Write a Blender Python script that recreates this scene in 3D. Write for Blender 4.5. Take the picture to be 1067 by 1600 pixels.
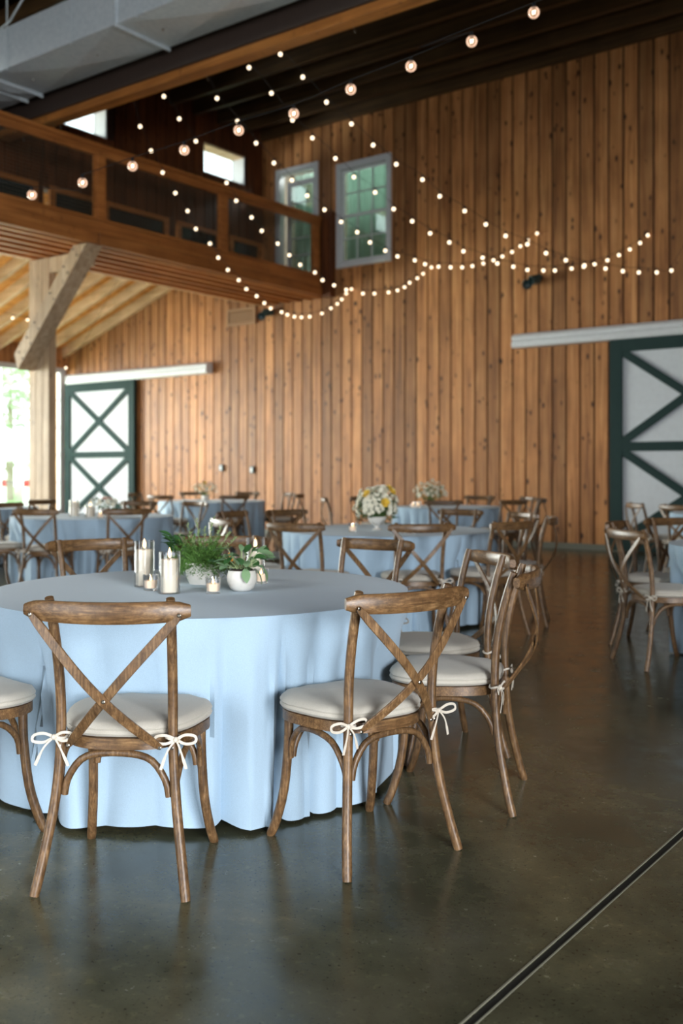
import bpy, bmesh, math, random
from mathutils import Vector, Matrix
PI = math.pi
R = math.radians
scene = bpy.context.scene
for o in list(bpy.data.objects):
    bpy.data.objects.remove(o)
COL = scene.collection
random.seed(7)

# ------------------------------------------------------------------ camera
CAM_H, FPX, YH, YAW = 1.27, 35 / 36 * 1600, 736.0, R(36.9)
CA, SA = math.cos(YAW), math.sin(YAW)
cam_d = bpy.data.cameras.new('camera')
cam = bpy.data.objects.new('camera', cam_d)
COL.objects.link(cam)
cam.location = (0, 0, CAM_H)
cam.rotation_euler = (PI / 2, 0, YAW)
cam_d.lens = 35
cam_d.sensor_width = 36
cam_d.shift_y = -(800 - YH) / 1600
cam_d.clip_start = 0.05
cam_d.clip_end = 300
cam_d.dof.use_dof = True
cam_d.dof.focus_distance = 3.25
cam_d.dof.aperture_fstop = 2.4
scene.camera = cam

# ------------------------------------------------------------------ view + world + large lights
vs = scene.view_settings
vs.view_transform = 'Standard'
vs.look = 'None'
vs.exposure = 0.0
vs.gamma = 1.0
vs.use_curve_mapping = False
world = bpy.data.worlds.new('world')
scene.world = world
world.use_nodes = True
wn = world.node_tree.nodes
wn['Background'].inputs[0].default_value = (0.86, 0.94, 1.0, 1)
wn['Background'].inputs[1].default_value = 4.5


def area_light(name, loc, rot, sx, sy, power, color, spread=180):
    d = bpy.data.lights.new(name, 'AREA')
    d.shape = 'RECTANGLE'
    d.size, d.size_y, d.energy, d.color = sx, sy, power, color
    d.spread = R(spread)
    o = bpy.data.objects.new(name, d)
    COL.objects.link(o)
    o.location, o.rotation_euler = loc, rot
    return o


# daylight outside the open barn doors in the right wall (outside the frame)
area_light('daylight_right_doors', (9.6, -3.7, 3.2), (R(76), 0, R(84)), 6.5, 4.2, 4200, (0.95, 0.975, 1.0))
# daylight through the tall glazed front wall behind the photographer
area_light('daylight_front_doors', (-3.0, -7.6, 2.9), (R(80), 0, 0), 6.5, 5.2, 220, (0.95, 0.975, 1.0))
# daylight through the window wall on the left
area_light('daylight_left_windows', (-23.0, 7.0, 3.5), (R(80), 0, -PI / 2), 10.6, 4.4, 5400, (1.0, 0.985, 0.95))
# light thrown up from the bright ground outside the same windows
area_light('ground_bounce_left_windows', (-19.86, 7.4, 1.5), (R(100), 0, -PI / 2), 11.0, 2.4, 850, (1.0, 0.98, 0.93))

# ------------------------------------------------------------------ pixel helpers (1067 x 1600 frame)
def c2w(x, d, z=0.0):
    return Vector((x * CA - d * SA, x * SA + d * CA, z))


def px_at(px, d, z=0.0):
    return c2w((px - 533.5) / FPX * d, d, z)


def px_floor(px, py, z=0.0):
    d = FPX * (CAM_H - z) / (py - YH)
    return px_at(px, d, z)


def theta(px):
    return YAW - math.atan((px - 533.5) / FPX)


def depth_of(X, Y):
    return -X * SA + Y * CA


def z_of(py, X, Y):
    return CAM_H + (YH - py) / FPX * depth_of(X, Y)


WY = 15.19            # the plank end wall
def wall_x(px):
    return -WY * math.tan(theta(px))


XC = -13.4            # clerestory wall above the lean-to
XL = -11.75           # front edge of the loft
XW = -19.7            # window wall on the left
ZC = 7.94             # underside of the joists


# ------------------------------------------------------------------ materials
class NT:
    def __init__(self, name):
        self.m = bpy.data.materials.new(name)
        self.m.use_nodes = True
        self.t = self.m.node_tree
        self.n = self.t.nodes
        self.b = self.n['Principled BSDF']
        self.out = self.n['Material Output']

    def node(self, typ, **kw):
        nd = self.n.new(typ)
        for k, v in kw.items():
            if k.startswith('i_'):
                key = k[2:].replace('_', ' ')
                nd.inputs[key].default_value = v
            else:
                setattr(nd, k, v)
        return nd

    def link(self, a, b):
        self.t.links.new(a, b)

    def ramp(self, src, stops):
        r = self.n.new('ShaderNodeValToRGB')
        els = r.color_ramp.elements
        while len(els) < len(stops):
            els.new(0.5)
        for e, (p, c) in zip(els, stops):
            e.position = p
            e.color = (*c, 1) if len(c) == 3 else c
        self.link(src, r.inputs[0])
        return r.outputs[0]

    def mix(self, a, b, fac, mode='MIX'):
        m = self.n.new('ShaderNodeMix')
        m.data_type = 'RGBA'
        m.blend_type = mode
        m.clamp_result = False
        for sock, v in ((m.inputs[0], fac), (m.inputs[6], a), (m.inputs[7], b)):
            if isinstance(v, (int, float)):
                sock.default_value = v
            elif isinstance(v, tuple):
                sock.default_value = (*v, 1)
            else:
                self.link(v, sock)
        return m.outputs[2]

    def bump(self, src, strength=0.2, dist=0.01):
        b = self.n.new('ShaderNodeBump')
        b.inputs['Strength'].default_value = strength
        b.inputs['Distance'].default_value = dist
        self.link(src, b.inputs['Height'])
        self.link(b.outputs[0], self.b.inputs['Normal'])

    def coords(self, kind='object', scale=(1, 1, 1), rnd=True):
        if kind == 'world':
            src = self.n.new('ShaderNodeNewGeometry').outputs['Position']
        else:
            src = self.n.new('ShaderNodeTexCoord').outputs['Object']
        if rnd:
            oi = self.n.new('ShaderNodeObjectInfo')
            mul = self.node('ShaderNodeMath', operation='MULTIPLY')
            mul.inputs[1].default_value = 57.0
            self.link(oi.outputs['Random'], mul.inputs[0])
            comb = self.n.new('ShaderNodeCombineXYZ')
            for i in range(3):
                self.link(mul.outputs[0], comb.inputs[i])
            add = self.node('ShaderNodeVectorMath', operation='ADD')
            self.link(src, add.inputs[0])
            self.link(comb.outputs[0], add.inputs[1])
            src = add.outputs[0]
        mp = self.n.new('ShaderNodeMapping')
        mp.inputs['Scale'].default_value = scale
        self.link(src, mp.inputs[0])
        return mp.outputs[0]

    def noise(self, vec, scale=5, detail=4, rough=0.55, distortion=0.0):
        n = self.node('ShaderNodeTexNoise')
        n.inputs['Scale'].default_value = scale
        n.inputs['Detail'].default_value = detail
        n.inputs['Roughness'].default_value = rough
        n.inputs['Distortion'].default_value = distortion
        self.link(vec, n.inputs['Vector'])
        return n.outputs['Fac']

    def rand(self):
        return self.n.new('ShaderNodeObjectInfo').outputs['Random']


def srgb(r, g, b):
    f = lambda c: (c / 255 / 12.92) if c / 255 <= 0.04045 else ((c / 255 + 0.055) / 1.055) ** 2.4
    return (f(r), f(g), f(b))


def plain(name, col, rough=0.5, metal=0.0, spec=0.5, bump=0.0, bscale=200):
    m = NT(name)
    m.b.inputs['Roughness'].default_value = rough
    m.b.inputs['Metallic'].default_value = metal
    m.b.inputs['Specular IOR Level'].default_value = spec
    v = m.coords()
    n = m.noise(v, bscale if bump else 12, 3)
    c = m.mix(tuple(x * 0.9 for x in col), tuple(min(1, x * 1.08) for x in col), n)
    m.link(c, m.b.inputs['Base Color'])
    if bump:
        m.bump(n, bump, 0.002)
    return m.m


def wood(name, dark, mid, light, axis=2, rough=0.5, knots=0.0, grain=30.0, spec=0.4, var=0.35, mott=1.7, kscale=(9.0, 9.0, 4.2)):
    m = NT(name)
    sc = [grain, grain, grain]
    sc[axis] = grain * 0.045
    v = m.coords(scale=tuple(sc))
    n = m.noise(v, 1.0, 6, 0.6, 0.6)
    c = m.ramp(n, [(0.25, dark), (0.5, mid), (0.78, light)])
    v2 = m.coords()
    n2 = m.noise(v2, mott, 3 if mott < 5 else 6, 0.55 if mott < 5 else 0.7)
    tone = m.ramp(n2, [(0.3, (0.72, 0.7, 0.68)), (0.7, (1.15, 1.13, 1.1))]) if mott < 5 else m.ramp(n2, [(0.36, (0.45, 0.42, 0.4)), (0.5, (0.95, 0.93, 0.9)), (0.66, (1.5, 1.48, 1.45))])
    c = m.mix(c, tone, 0.7, 'MULTIPLY')
    rv = m.ramp(m.rand(), [(0.0, (1 - var, 1 - var * 1.05, 1 - var * 1.1)), (1.0, (1 + var * 0.75, 1 + var * 0.7, 1 + var * 0.6))])
    c = m.mix(c, rv, 1.0, 'MULTIPLY')
    if knots:
        vk = m.coords(scale=kscale)
        vo = m.node('ShaderNodeTexVoronoi')
        vo.inputs['Scale'].default_value = 1.0
        m.link(vk, vo.inputs['Vector'])
        k = m.ramp(vo.outputs['Distance'], [(0.13, (1, 1, 1)), (0.27, (0, 0, 0))])
        gate = m.noise(m.coords(), 3.2, 1)
        g = m.ramp(gate, [(0.47, (0, 0, 0)), (0.52, (1, 1, 1))])
        kg = m.mix(k, g, 1.0, 'MULTIPLY')
        kg = m.mix((0, 0, 0), kg, knots)
        c = m.mix(c, tuple(x * 0.22 for x in dark), kg)
    m.link(c, m.b.inputs['Base Color'])
    m.b.inputs['Roughness'].default_value = rough
    m.b.inputs['Specular IOR Level'].default_value = spec
    m.bump(n, 0.12, 0.004)
    return m.m


M = {}
M['plank'] = wood('cedar_plank', srgb(114, 70, 38), srgb(176, 120, 72), srgb(206, 154, 102), 2, 0.5, 1.0, 14, 0.35, 0.36)
M['groove'] = plain('groove_shadow_board', srgb(48, 27, 14), 0.8)
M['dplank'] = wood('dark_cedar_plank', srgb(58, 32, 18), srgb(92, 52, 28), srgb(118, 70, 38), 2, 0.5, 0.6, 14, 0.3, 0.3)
M['beam_x'] = wood('fir_beam_along_x', srgb(130, 80, 36), srgb(176, 112, 52), srgb(200, 138, 74), 0, 0.5, 0.3, 12, 0.35, 0.12)
M['beam_y'] = wood('fir_beam_along_y', srgb(124, 74, 34), srgb(166, 104, 52), srgb(188, 126, 68), 1, 0.5, 0.3, 12, 0.35, 0.15)
M['beam_z'] = wood('fir_post', srgb(150, 122, 92), srgb(182, 156, 126), srgb(206, 184, 158), 2, 0.55, 0.4, 12, 0.3, 0.12)
M['joist'] = wood('stained_joist', srgb(56, 40, 24), srgb(84, 62, 38), srgb(104, 80, 50), 0, 0.55, 0.0, 12, 0.3, 0.15)
M['ceil'] = wood('dark_ceiling_board', srgb(30, 26, 22), srgb(44, 36, 30), srgb(56, 46, 36), 0, 0.7, 0.0, 8, 0.2, 0.1)
M['rafter'] = wood('pale_rafter', srgb(182, 146, 106), srgb(210, 178, 138), srgb(228, 200, 166), 0, 0.55, 0.2, 12, 0.3, 0.1)
M['deck'] = wood('roof_deck_board', srgb(196, 124, 52), srgb(220, 152, 74), srgb(230, 176, 104), 0, 0.6, 0.2, 10, 0.3, 0.1)
M['chair'] = wood('weathered_chair_wood', srgb(66, 45, 27), srgb(104, 77, 49), srgb(150, 122, 88), 2, 0.42, 0.0, 170, 0.5, 0.2, 26.0)
M['chair_x'] = wood('weathered_chair_rail_wood', srgb(66, 45, 27), srgb(104, 77, 49), srgb(146, 116, 80), 0, 0.38, 0.0, 150, 0.5, 0.2, 22.0)
M['steel'] = plain('brown_painted_steel', srgb(64, 52, 46), 0.45, 0.0, 0.5)
M['chrome'] = plain('screw_metal', srgb(140, 136, 126), 0.3, 1.0)
M['black'] = plain('black_metal', srgb(26, 28, 30), 0.45)
M['white_trim'] = plain('white_painted_trim', srgb(206, 208, 208), 0.5)
M['rail_white'] = plain('white_track_cover', srgb(214, 216, 218), 0.4)
M['door_panel'] = plain('white_door_panel', srgb(204, 208, 212), 0.7, 0.0, 0.3)
M['door_frame'] = plain('dark_green_door_paint', srgb(38, 58, 56), 0.75, 0.0, 0.2)
M['base'] = plain('grey_green_base_board', srgb(104, 104, 92), 0.6)
M['lamp_green'] = plain('green_metal', srgb(40, 66, 66), 0.4)
M['curtain'] = plain('pale_curtain', srgb(196, 212, 204), 0.9)
def make_curtain_mat():
    m = NT('pale_green_sheer')
    df = m.node('ShaderNodeBsdfDiffuse')
    tl = m.node('ShaderNodeBsdfTranslucent')
    for nd in (df, tl):
        nd.inputs[0].default_value = (*srgb(206, 222, 214), 1)
    ms = m.node('ShaderNodeMixShader')
    ms.inputs[0].default_value = 0.6
    m.link(df.outputs[0], ms.inputs[1])
    m.link(tl.outputs[0], ms.inputs[2])
    m.link(ms.outputs[0], m.out.inputs[0])
    return m.m


M['curtain'] = make_curtain_mat()
M['ceramic'] = plain('white_ceramic', srgb(222, 218, 210), 0.45, bump=0.05, bscale=60)
M['wax'] = plain('ivory_wax', srgb(236, 226, 206), 0.5)
M['soil'] = plain('dark_soil', srgb(44, 32, 24), 0.9, bump=0.6, bscale=120)
M['sage'] = plain('sage_leaf', srgb(122, 154, 112), 0.6)
M['sage_d'] = plain('dark_green_leaf', srgb(52, 92, 46), 0.55)
M['herb'] = plain('herb_needles', srgb(98, 140, 66), 0.6)
M['twig'] = plain('pale_green_twig', srgb(150, 168, 118), 0.7)
M['petal'] = plain('white_petal', srgb(236, 232, 214), 0.7)
M['petal_y'] = plain('yellow_petal', srgb(226, 190, 70), 0.7)
M['petal_o'] = plain('orange_petal', srgb(236, 156, 60), 0.7)
M['petal_p'] = plain('blush_petal', srgb(232, 190, 176), 0.7)
M['stem'] = plain('flower_stem', srgb(86, 116, 58), 0.7)
M['lawn'] = plain('lawn_grass', srgb(150, 180, 120), 0.9, bump=0.5, bscale=40)
M['bark'] = plain('tree_bark', srgb(160, 146, 128), 0.9)
M['tree'] = plain('tree_leaf', srgb(206, 226, 192), 0.8)
M['canvas'] = plain('white_canvas', srgb(240, 240, 238), 0.8)
M['red'] = plain('red_band_paint', srgb(196, 44, 34), 0.5)
M['room'] = plain('painted_room_wall', srgb(150, 140, 124), 0.8)
M['lip'] = plain('worn_joint_edge', srgb(126, 124, 108), 0.6)
M['filler'] = plain('dark_joint_filler', srgb(40, 40, 36), 0.7)
M['cable'] = plain('black_cable', srgb(18, 18, 18), 0.6)
M['wire'] = plain('grey_wire', srgb(120, 112, 96), 0.5, 0.6)
M['louver'] = plain('tan_louver', srgb(150, 112, 76), 0.6)


def make_floor_mat():
    m = NT('polished_concrete')
    v = m.coords('world', rnd=False)
    n1 = m.noise(v, 0.9, 5, 0.6, 0.8)
    n2 = m.noise(v, 7.0, 6, 0.65)
    n3 = m.noise(v, 90.0, 3, 0.6)
    c = m.ramp(n1, [(0.3, srgb(56, 57, 44)), (0.5, srgb(80, 80, 62)), (0.72, srgb(112, 106, 80))])
    t = m.ramp(n2, [(0.3, (0.72, 0.74, 0.74)), (0.7, (1.18, 1.16, 1.12))])
    c = m.mix(c, t, 1.0, 'MULTIPLY')
    s = m.ramp(n3, [(0.32, (0.35, 0.35, 0.32)), (0.42, (1, 1, 1))])
    c = m.mix(c, s, 0.85, 'MULTIPLY')
    n4 = m.noise(v, 34.0, 3, 0.5)
    s2 = m.ramp(n4, [(0.60, (1, 1, 1)), (0.68, (1.5, 1.48, 1.4))])
    c = m.mix(c, s2, 0.6, 'MULTIPLY')
    m.link(c, m.b.inputs['Base Color'])
    r = m.ramp(n2, [(0.3, (0.13, 0.13, 0.13)), (0.7, (0.30, 0.30, 0.30))])
    m.link(r, m.b.inputs['Roughness'])
    m.b.inputs['Specular IOR Level'].default_value = 0.5
    m.bump(n2, 0.05, 0.003)
    return m.m


M['floor'] = make_floor_mat()


def make_cloth(name, col):
    m = NT(name)
    v = m.coords(scale=(1, 1, 1), rnd=False)
    n = m.noise(v, 420, 2, 0.6)
    n2 = m.noise(v, 6, 3, 0.6)
    c = m.ramp(n, [(0.3, tuple(x * 0.9 for x in col)), (0.7, tuple(min(1, x * 1.06) for x in col))])
    m.link(c, m.b.inputs['Base Color'])
    m.b.inputs['Roughness'].default_value = 0.85
    m.b.inputs['Specular IOR Level'].default_value = 0.2
    m.b.inputs['Sheen Weight'].default_value = 0.15
    ad = m.node('ShaderNodeMath', operation='MULTIPLY_ADD')
    ad.inputs[1].default_value = 0.15
    m.link(n, ad.inputs[0])
    m.link(n2, ad.inputs[2])
    m.bump(ad.outputs[0], 0.25, 0.012)
    return m.m


M['cloth'] = make_cloth('dusty_blue_linen', srgb(166, 190, 209))
M['linen'] = make_cloth('natural_linen', srgb(190, 184, 172))
M['tie'] = make_cloth('cushion_tie_cotton', srgb(206, 197, 182))


def make_galv():
    m = NT('galvanized_steel')
    v = m.coords()
    vo = m.node('ShaderNodeTexVoronoi')
    vo.inputs['Scale'].default_value = 22
    m.link(v, vo.inputs['Vector'])
    c = m.mix(srgb(194, 204, 210), srgb(212, 220, 224), vo.outputs['Color'])
    m.link(c, m.b.inputs['Base Color'])
    m.b.inputs['Metallic'].default_value = 0.1
    r = m.ramp(m.noise(v, 4, 4), [(0.3, (0.3, 0.3, 0.3)), (0.7, (0.42, 0.42, 0.42))])
    m.link(r, m.b.inputs['Roughness'])
    return m.m


M['galv'] = make_galv()


def make_glass(name, tint=(1, 1, 1), gloss=0.12, rough=0.02):
    m = NT(name)
    tr = m.node('ShaderNodeBsdfTransparent')
    tr.inputs[0].default_value = (*tint, 1)
    gl = m.node('ShaderNodeBsdfGlossy')
    gl.inputs['Roughness'].default_value = rough
    lw = m.node('ShaderNodeLayerWeight')
    lw.inputs[0].default_value = 0.35
    mx = m.node('ShaderNodeMath', operation='MULTIPLY_ADD')
    mx.inputs[1].default_value = 0.5
    mx.inputs[2].default_value = gloss * 0.5
    m.link(lw.outputs['Fresnel'], mx.inputs[0])
    ms = m.node('ShaderNodeMixShader')
    m.link(mx.outputs[0], ms.inputs[0])
    m.link(tr.outputs[0], ms.inputs[1])
    m.link(gl.outputs[0], ms.inputs[2])
    m.link(ms.outputs[0], m.out.inputs[0])
    return m.m


M['glass'] = make_glass('clear_glass')
M['win_glass'] = make_glass('window_glass', (0.97, 1.0, 0.98), 0.06)
M['green_glass'] = make_glass('greenish_window_glass', (0.74, 0.83, 0.79), 0.2)
M['dark_glass'] = plain('dark_window_glass', srgb(36, 48, 48), 0.08, 0, 0.7)


def emit(name, col, strength):
    m = NT(name)
    m.b.inputs['Base Color'].default_value = (*col, 1)
    m.b.inputs['Emission Color'].default_value = (*col, 1)
    m.b.inputs['Emission Strength'].default_value = strength
    m.b.inputs['Roughness'].default_value = 0.2
    try:
        m.m.cycles.emission_sampling = 'NONE'
    except Exception:
        pass
    return m.m


M['bulb'] = emit('lit_bulb', (1.0, 0.80, 0.56), 2.6)
M['filament'] = emit('lit_filament', (1.0, 0.76, 0.46), 7.0)
def make_globe():
    m = NT('lit_clear_globe')
    gl = m.node('ShaderNodeBsdfGlossy')
    gl.inputs['Roughness'].default_value = 0.03
    tr = m.node('ShaderNodeBsdfTransparent')
    em = m.node('ShaderNodeEmission')
    em.inputs[0].default_value = (1.0, 0.62, 0.42, 1)
    em.inputs[1].default_value = 0.28
    lw = m.node('ShaderNodeLayerWeight')
    lw.inputs[0].default_value = 0.3
    ms = m.node('ShaderNodeMixShader')
    m.link(lw.outputs['Fresnel'], ms.inputs[0])
    m.link(tr.outputs[0], ms.inputs[1])
    m.link(gl.outputs[0], ms.inputs[2])
    ad = m.node('ShaderNodeAddShader')
    m.link(ms.outputs[0], ad.inputs[0])
    m.link(em.outputs[0], ad.inputs[1])
    m.link(ad.outputs[0], m.out.inputs[0])
    m.m.cycles.emission_sampling = 'NONE'
    return m.m


M['globe'] = make_globe()
M['flame'] = emit('candle_flame', (1.0, 0.62, 0.25), 5.0)
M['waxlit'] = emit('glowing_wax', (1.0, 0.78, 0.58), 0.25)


# ------------------------------------------------------------------ mesh helpers
class MB:
    def __init__(self):
        self.v, self.f = [], []

    def add(self, vs, fs):
        b = len(self.v)
        self.v += [tuple(p) for p in vs]
        self.f += [tuple(i + b for i in q) for q in fs]
        return self

    def box(self, x0, x1, y0, y1, z0, z1):
        v = [(x0, y0, z0), (x1, y0, z0), (x1, y1, z0), (x0, y1, z0), (x0, y0, z1), (x1, y0, z1), (x1, y1, z1), (x0, y1, z1)]
        f = [(0, 3, 2, 1), (4, 5, 6, 7), (0, 1, 5, 4), (1, 2, 6, 5), (2, 3, 7, 6), (3, 0, 4, 7)]
        return self.add(v, f)

    def cbox(self, x0, x1, y0, y1, z0, z1, c):
        """box with chamfered long edges (vertical section chamfers around z)"""
        pts = [(x0 + c, y0), (x1 - c, y0), (x1, y0 + c), (x1, y1 - c), (x1 - c, y1), (x0 + c, y1), (x0, y1 - c), (x0, y0 + c)]
        return self.prism(pts, z0, z1)

    def prism(self, pts, z0, z1):
        n = len(pts)
        v = [(x, y, z0) for x, y in pts] + [(x, y, z1) for x, y in pts]
        f = [tuple(range(n))[::-1], tuple(range(n, 2 * n))]
        f += [(i, (i + 1) % n, n + (i + 1) % n, n + i) for i in range(n)]
        return self.add(v, f)

    def tube(self, pts, r, sides=8, cap=True):
        pts = [Vector(p) for p in pts]
        n = len(pts)
        rs = r if isinstance(r, (list, tuple)) else [r] * n
        T = []
        for i in range(n):
            t = pts[min(i + 1, n - 1)] - pts[max(i - 1, 0)]
            T.append(t.normalized() if t.length > 1e-9 else Vector((0, 0, 1)))
        ref = Vector((0, 0, 1)) if abs(T[0].z) < 0.9 else Vector((0, 1, 0))
        u = T[0].cross(ref).normalized()
        vs, fs = [], []
        for i in range(n):
            u = (u - T[i] * u.dot(T[i])).normalized()
            w = T[i].cross(u)
            for k in range(sides):
                a = 2 * PI * k / sides
                vs.append(pts[i] + (u * math.cos(a) + w * math.sin(a)) * rs[i])
        for i in range(n - 1):
            for k in range(sides):
                a, b = i * sides + k, i * sides + (k + 1) % sides
                fs.append((a, b, b + sides, a + sides))
        if cap:
            fs.append(tuple(range(sides))[::-1])
            fs.append(tuple((n - 1) * sides + k for k in range(sides)))
        return self.add(vs, fs)

    def strip(self, pts, normal, width, thick, sides=4):
        """flat bar along pts; 'normal' is the direction of its thickness (vector or list)"""
        pts = [Vector(p) for p in pts]
        n = len(pts)
        vs, fs = [], []
        ws = width if isinstance(width, (list, tuple)) else [width] * n
        for i in range(n):
            t = (pts[min(i + 1, n - 1)] - pts[max(i - 1, 0)]).normalized()
            nm = Vector(normal[i] if isinstance(normal, list) else normal)
            nm = (nm - t * nm.dot(t)).normalized()
            w = t.cross(nm)
            if sides == 4:
                sec = [(-1, -1), (1, -1), (1, 1), (-1, 1)]
            else:
                sec = []
                for k in range(sides):
                    a = 2 * PI * (k + 0.5) / sides
                    ca, sa = math.cos(a), math.sin(a)
                    sec.append((math.copysign(abs(ca) ** 0.6, ca), math.copysign(abs(sa) ** 0.6, sa)))
            for a, b in sec:
                vs.append(pts[i] + w * (a * ws[i] / 2) + nm * (b * thick / 2))
        s = len(vs) // n
        for i in range(n - 1):
            for k in range(s):
                a, b = i * s + k, i * s + (k + 1) % s
                fs.append((a, b, b + s, a + s))
        fs.append(tuple(range(s))[::-1])
        fs.append(tuple((n - 1) * s + k for k in range(s)))
        return self.add(vs, fs)

    def lathe(self, prof, seg=16, center=(0, 0), wob=None):
        n = len(prof)
        vs, fs = [], []
        for r, z in prof:
            for k in range(seg):
                a = 2 * PI * k / seg
                vs.append((center[0] + r * math.cos(a), center[1] + r * math.sin(a), z))
        for i in range(n - 1):
            for k in range(seg):
                a, b = i * seg + k, i * seg + (k + 1) % seg
                fs.append((a, b, b + seg, a + seg))
        if prof[0][0] > 1e-6:
            fs.append(tuple(range(seg))[::-1])
        if prof[-1][0] > 1e-6:
            fs.append(tuple((n - 1) * seg + k for k in range(seg)))
        return self.add(vs, fs)

    def ball(self, c, r, seg=8, rings=5):
        prof = [(max(1e-5, r * math.sin(PI * i / rings)) if 0 < i < rings else 1e-5, c[2] - r * math.cos(PI * i / rings)) for i in range(rings + 1)]
        return self.lathe(prof, seg, (c[0], c[1]))

    def mesh(self, name, mat=None, smooth=False, bevel=0.0):
        me = bpy.data.meshes.new(name)
        me.from_pydata(self.v, [], self.f)
        bm = bmesh.new()
        bm.from_mesh(me)
        bmesh.ops.remove_doubles(bm, verts=bm.verts, dist=1e-6)
        bmesh.ops.recalc_face_normals(bm, faces=bm.faces)
        if bevel:
            bmesh.ops.bevel(bm, geom=list(bm.edges), offset=bevel, segments=1, affect='EDGES')
        bm.to_mesh(me)
        bm.free()
        if smooth:
            me.polygons.foreach_set('use_smooth', [True] * len(me.polygons))
            try:
                me.set_sharp_from_angle(angle=R(50))
            except Exception:
                pass
        if mat:
            me.materials.append(M[mat] if isinstance(mat, str) else mat)
        me.update()
        return me

    def obj(self, name, mat, parent=None, smooth=False, bevel=0.0):
        return link(name, self.mesh(name, mat, smooth, bevel), parent)


def link(name, data, parent=None, loc=None, rz=None):
    o = bpy.data.objects.new(name, data)
    COL.objects.link(o)
    if parent is not None:
        o.parent = parent
    if loc is not None:
        o.location = loc
    if rz is not None:
        o.rotation_euler = (0, 0, rz)
    return o


def tag(o, label=None, cat=None, group=None, kind=None):
    if label:
        o['label'] = label
    if cat:
        o['category'] = cat
    if group:
        o['group'] = group
    if kind:
        o['kind'] = kind
    return o


def empty(name, loc=(0, 0, 0), rz=0.0, label=None, cat=None, group=None):
    o = link(name, None, None, loc, rz)
    o.empty_display_size = 0.1
    return tag(o, label, cat, group)


def copy_tree(o, parent=None):
    c = o.copy()
    COL.objects.link(c)
    c.parent = parent
    for ch in list(o.children):
        copy_tree(ch, c)
    return c


def bar(name, mat, p0, p1, parent=None, bevel=0.0):
    b = MB().box(min(p0[0], p1[0]), max(p0[0], p1[0]), min(p0[1], p1[1]), max(p0[1], p1[1]), min(p0[2], p1[2]), max(p0[2], p1[2]))
    return b.obj(name, mat, parent, bevel=bevel)


# ================================================================== THE SETTING
# ---- floor: slabs with open joints over a dark bed
flo = tag(bar('floor', 'filler', (-20.5, -7, -0.2), (7, 16, -0.005)), kind='structure')
xs = [-20.5, -14.9, -10.3, -5.7, -1.14, 3.44, 7]
ys = [-7, -4.6, 0.02, 4.66, 9.3, 13.9, 16]
for i in range(len(xs) - 1):
    for j in range(len(ys) - 1):
        g0 = 0.013 if i == 4 else 0.002
        g1 = 0.013 if i == 3 else 0.002
        MB().box(xs[i] + g0, xs[i + 1] - g1, ys[j] + 0.002, ys[j + 1] - 0.002, -0.06, 0).obj('concrete_slab', 'floor', flo)
# raised pale lips along the wide joint
for sx in (-1, 1):
    MB().strip([(-1.14 + sx * 0.0145, -6.9, 0.0), (-1.14 + sx * 0.0145, 15.1, 0.0)], (0, 0, 1), 0.0045, 0.003).obj('joint_lip', 'lip', flo)

# ---- roof lines
SLOPE = (5.26 - 4.11) / (19.34 - 15.92)
def roof_z(x):       # underside of lean-to rafters
    return 4.11 + (x + 19.34) * SLOPE


# ---- openings in the end wall (x0, x1, z0, z1)
WIN = (wall_x(528), wall_x(612), 5.13, 7.12)
DOR = (wall_x(433), wall_x(498), 4.97, 7.28)
HOLES = [WIN, DOR]

wall_back = empty('wall_back')
tag(wall_back, kind='structure')
PITCH = 0.241
XR = 6.2
bm_ = MB()
# backing boards, leaving the two openings free
def backing(x0, x1, zt):
    segs = [(0.0, zt)]
    for hx0, hx1, hz0, hz1 in HOLES:
        if x0 < hx1 - 1e-4 and x1 > hx0 + 1e-4:
            segs = [(0.0, hz0), (hz1, zt)]
    for a, b in segs:
        bm_.box(x0, x1, WY + 0.02, WY + 0.10, a, b)
edges = sorted([-20.4, XC, DOR[0], DOR[1], WIN[0], WIN[1], XR])
for a, b in zip(edges[1:-1], edges[2:]):
    backing(a, b, 8.4)
bm_.add([(-20.4, q, h_) for q in (WY + 0.02, WY + 0.10) for h_ in (0, roof_z(-20.4) + 0.3)] + [(XC, q, h_) for q in (WY + 0.02, WY + 0.10) for h_ in (0, roof_z(XC) + 0.3)],
        [(0, 1, 5, 4), (2, 6, 7, 3), (0, 4, 6, 2), (1, 3, 7, 5), (0, 2, 3, 1), (4, 5, 7, 6)])
bm_.obj('backing_board', 'groove', wall_back)
k = 0
x = -20.3
full = {}
while x < XR - PITCH:
    w = PITCH - 0.03
    zt = ZC + 0.3
    if x + PITCH < XC + 0.05:
        zt = min(ZC + 0.3, roof_z(x + PITCH / 2) + 0.28)
    segs = [(0.10, zt)]
    for hx0, hx1, hz0, hz1 in HOLES:
        if x + w > hx0 + 0.03 and x < hx1 - 0.03:
            segs = [(0.10, hz0), (hz1, zt)]
            if x < hx0 - 0.02 or x + w > hx1 + 0.02:
                # a board notched by the opening keeps its outer strip
                if x < hx0:
                    MB().box(x, hx0, WY - 0.012, WY + 0.02, hz0, hz1).obj('plank', 'plank', wall_back)
                else:
                    MB().box(hx1, x + w, WY - 0.012, WY + 0.02, hz0, hz1).obj('plank', 'plank', wall_back)
    for a, b in segs:
        key = round(b - a, 3)
        if key not in full:
            full[key] = MB().box(0, w, -0.012, 0.02, 0, b - a).mesh('plank', 'plank')
        o = link('plank', full[key], wall_back, (x, WY, a))
    x += PITCH
tag(MB().box(-19.7, XR, WY - 0.03, WY + 0.02, 0, 0.10).obj('baseboard_back', 'base'), kind='structure')

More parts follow.
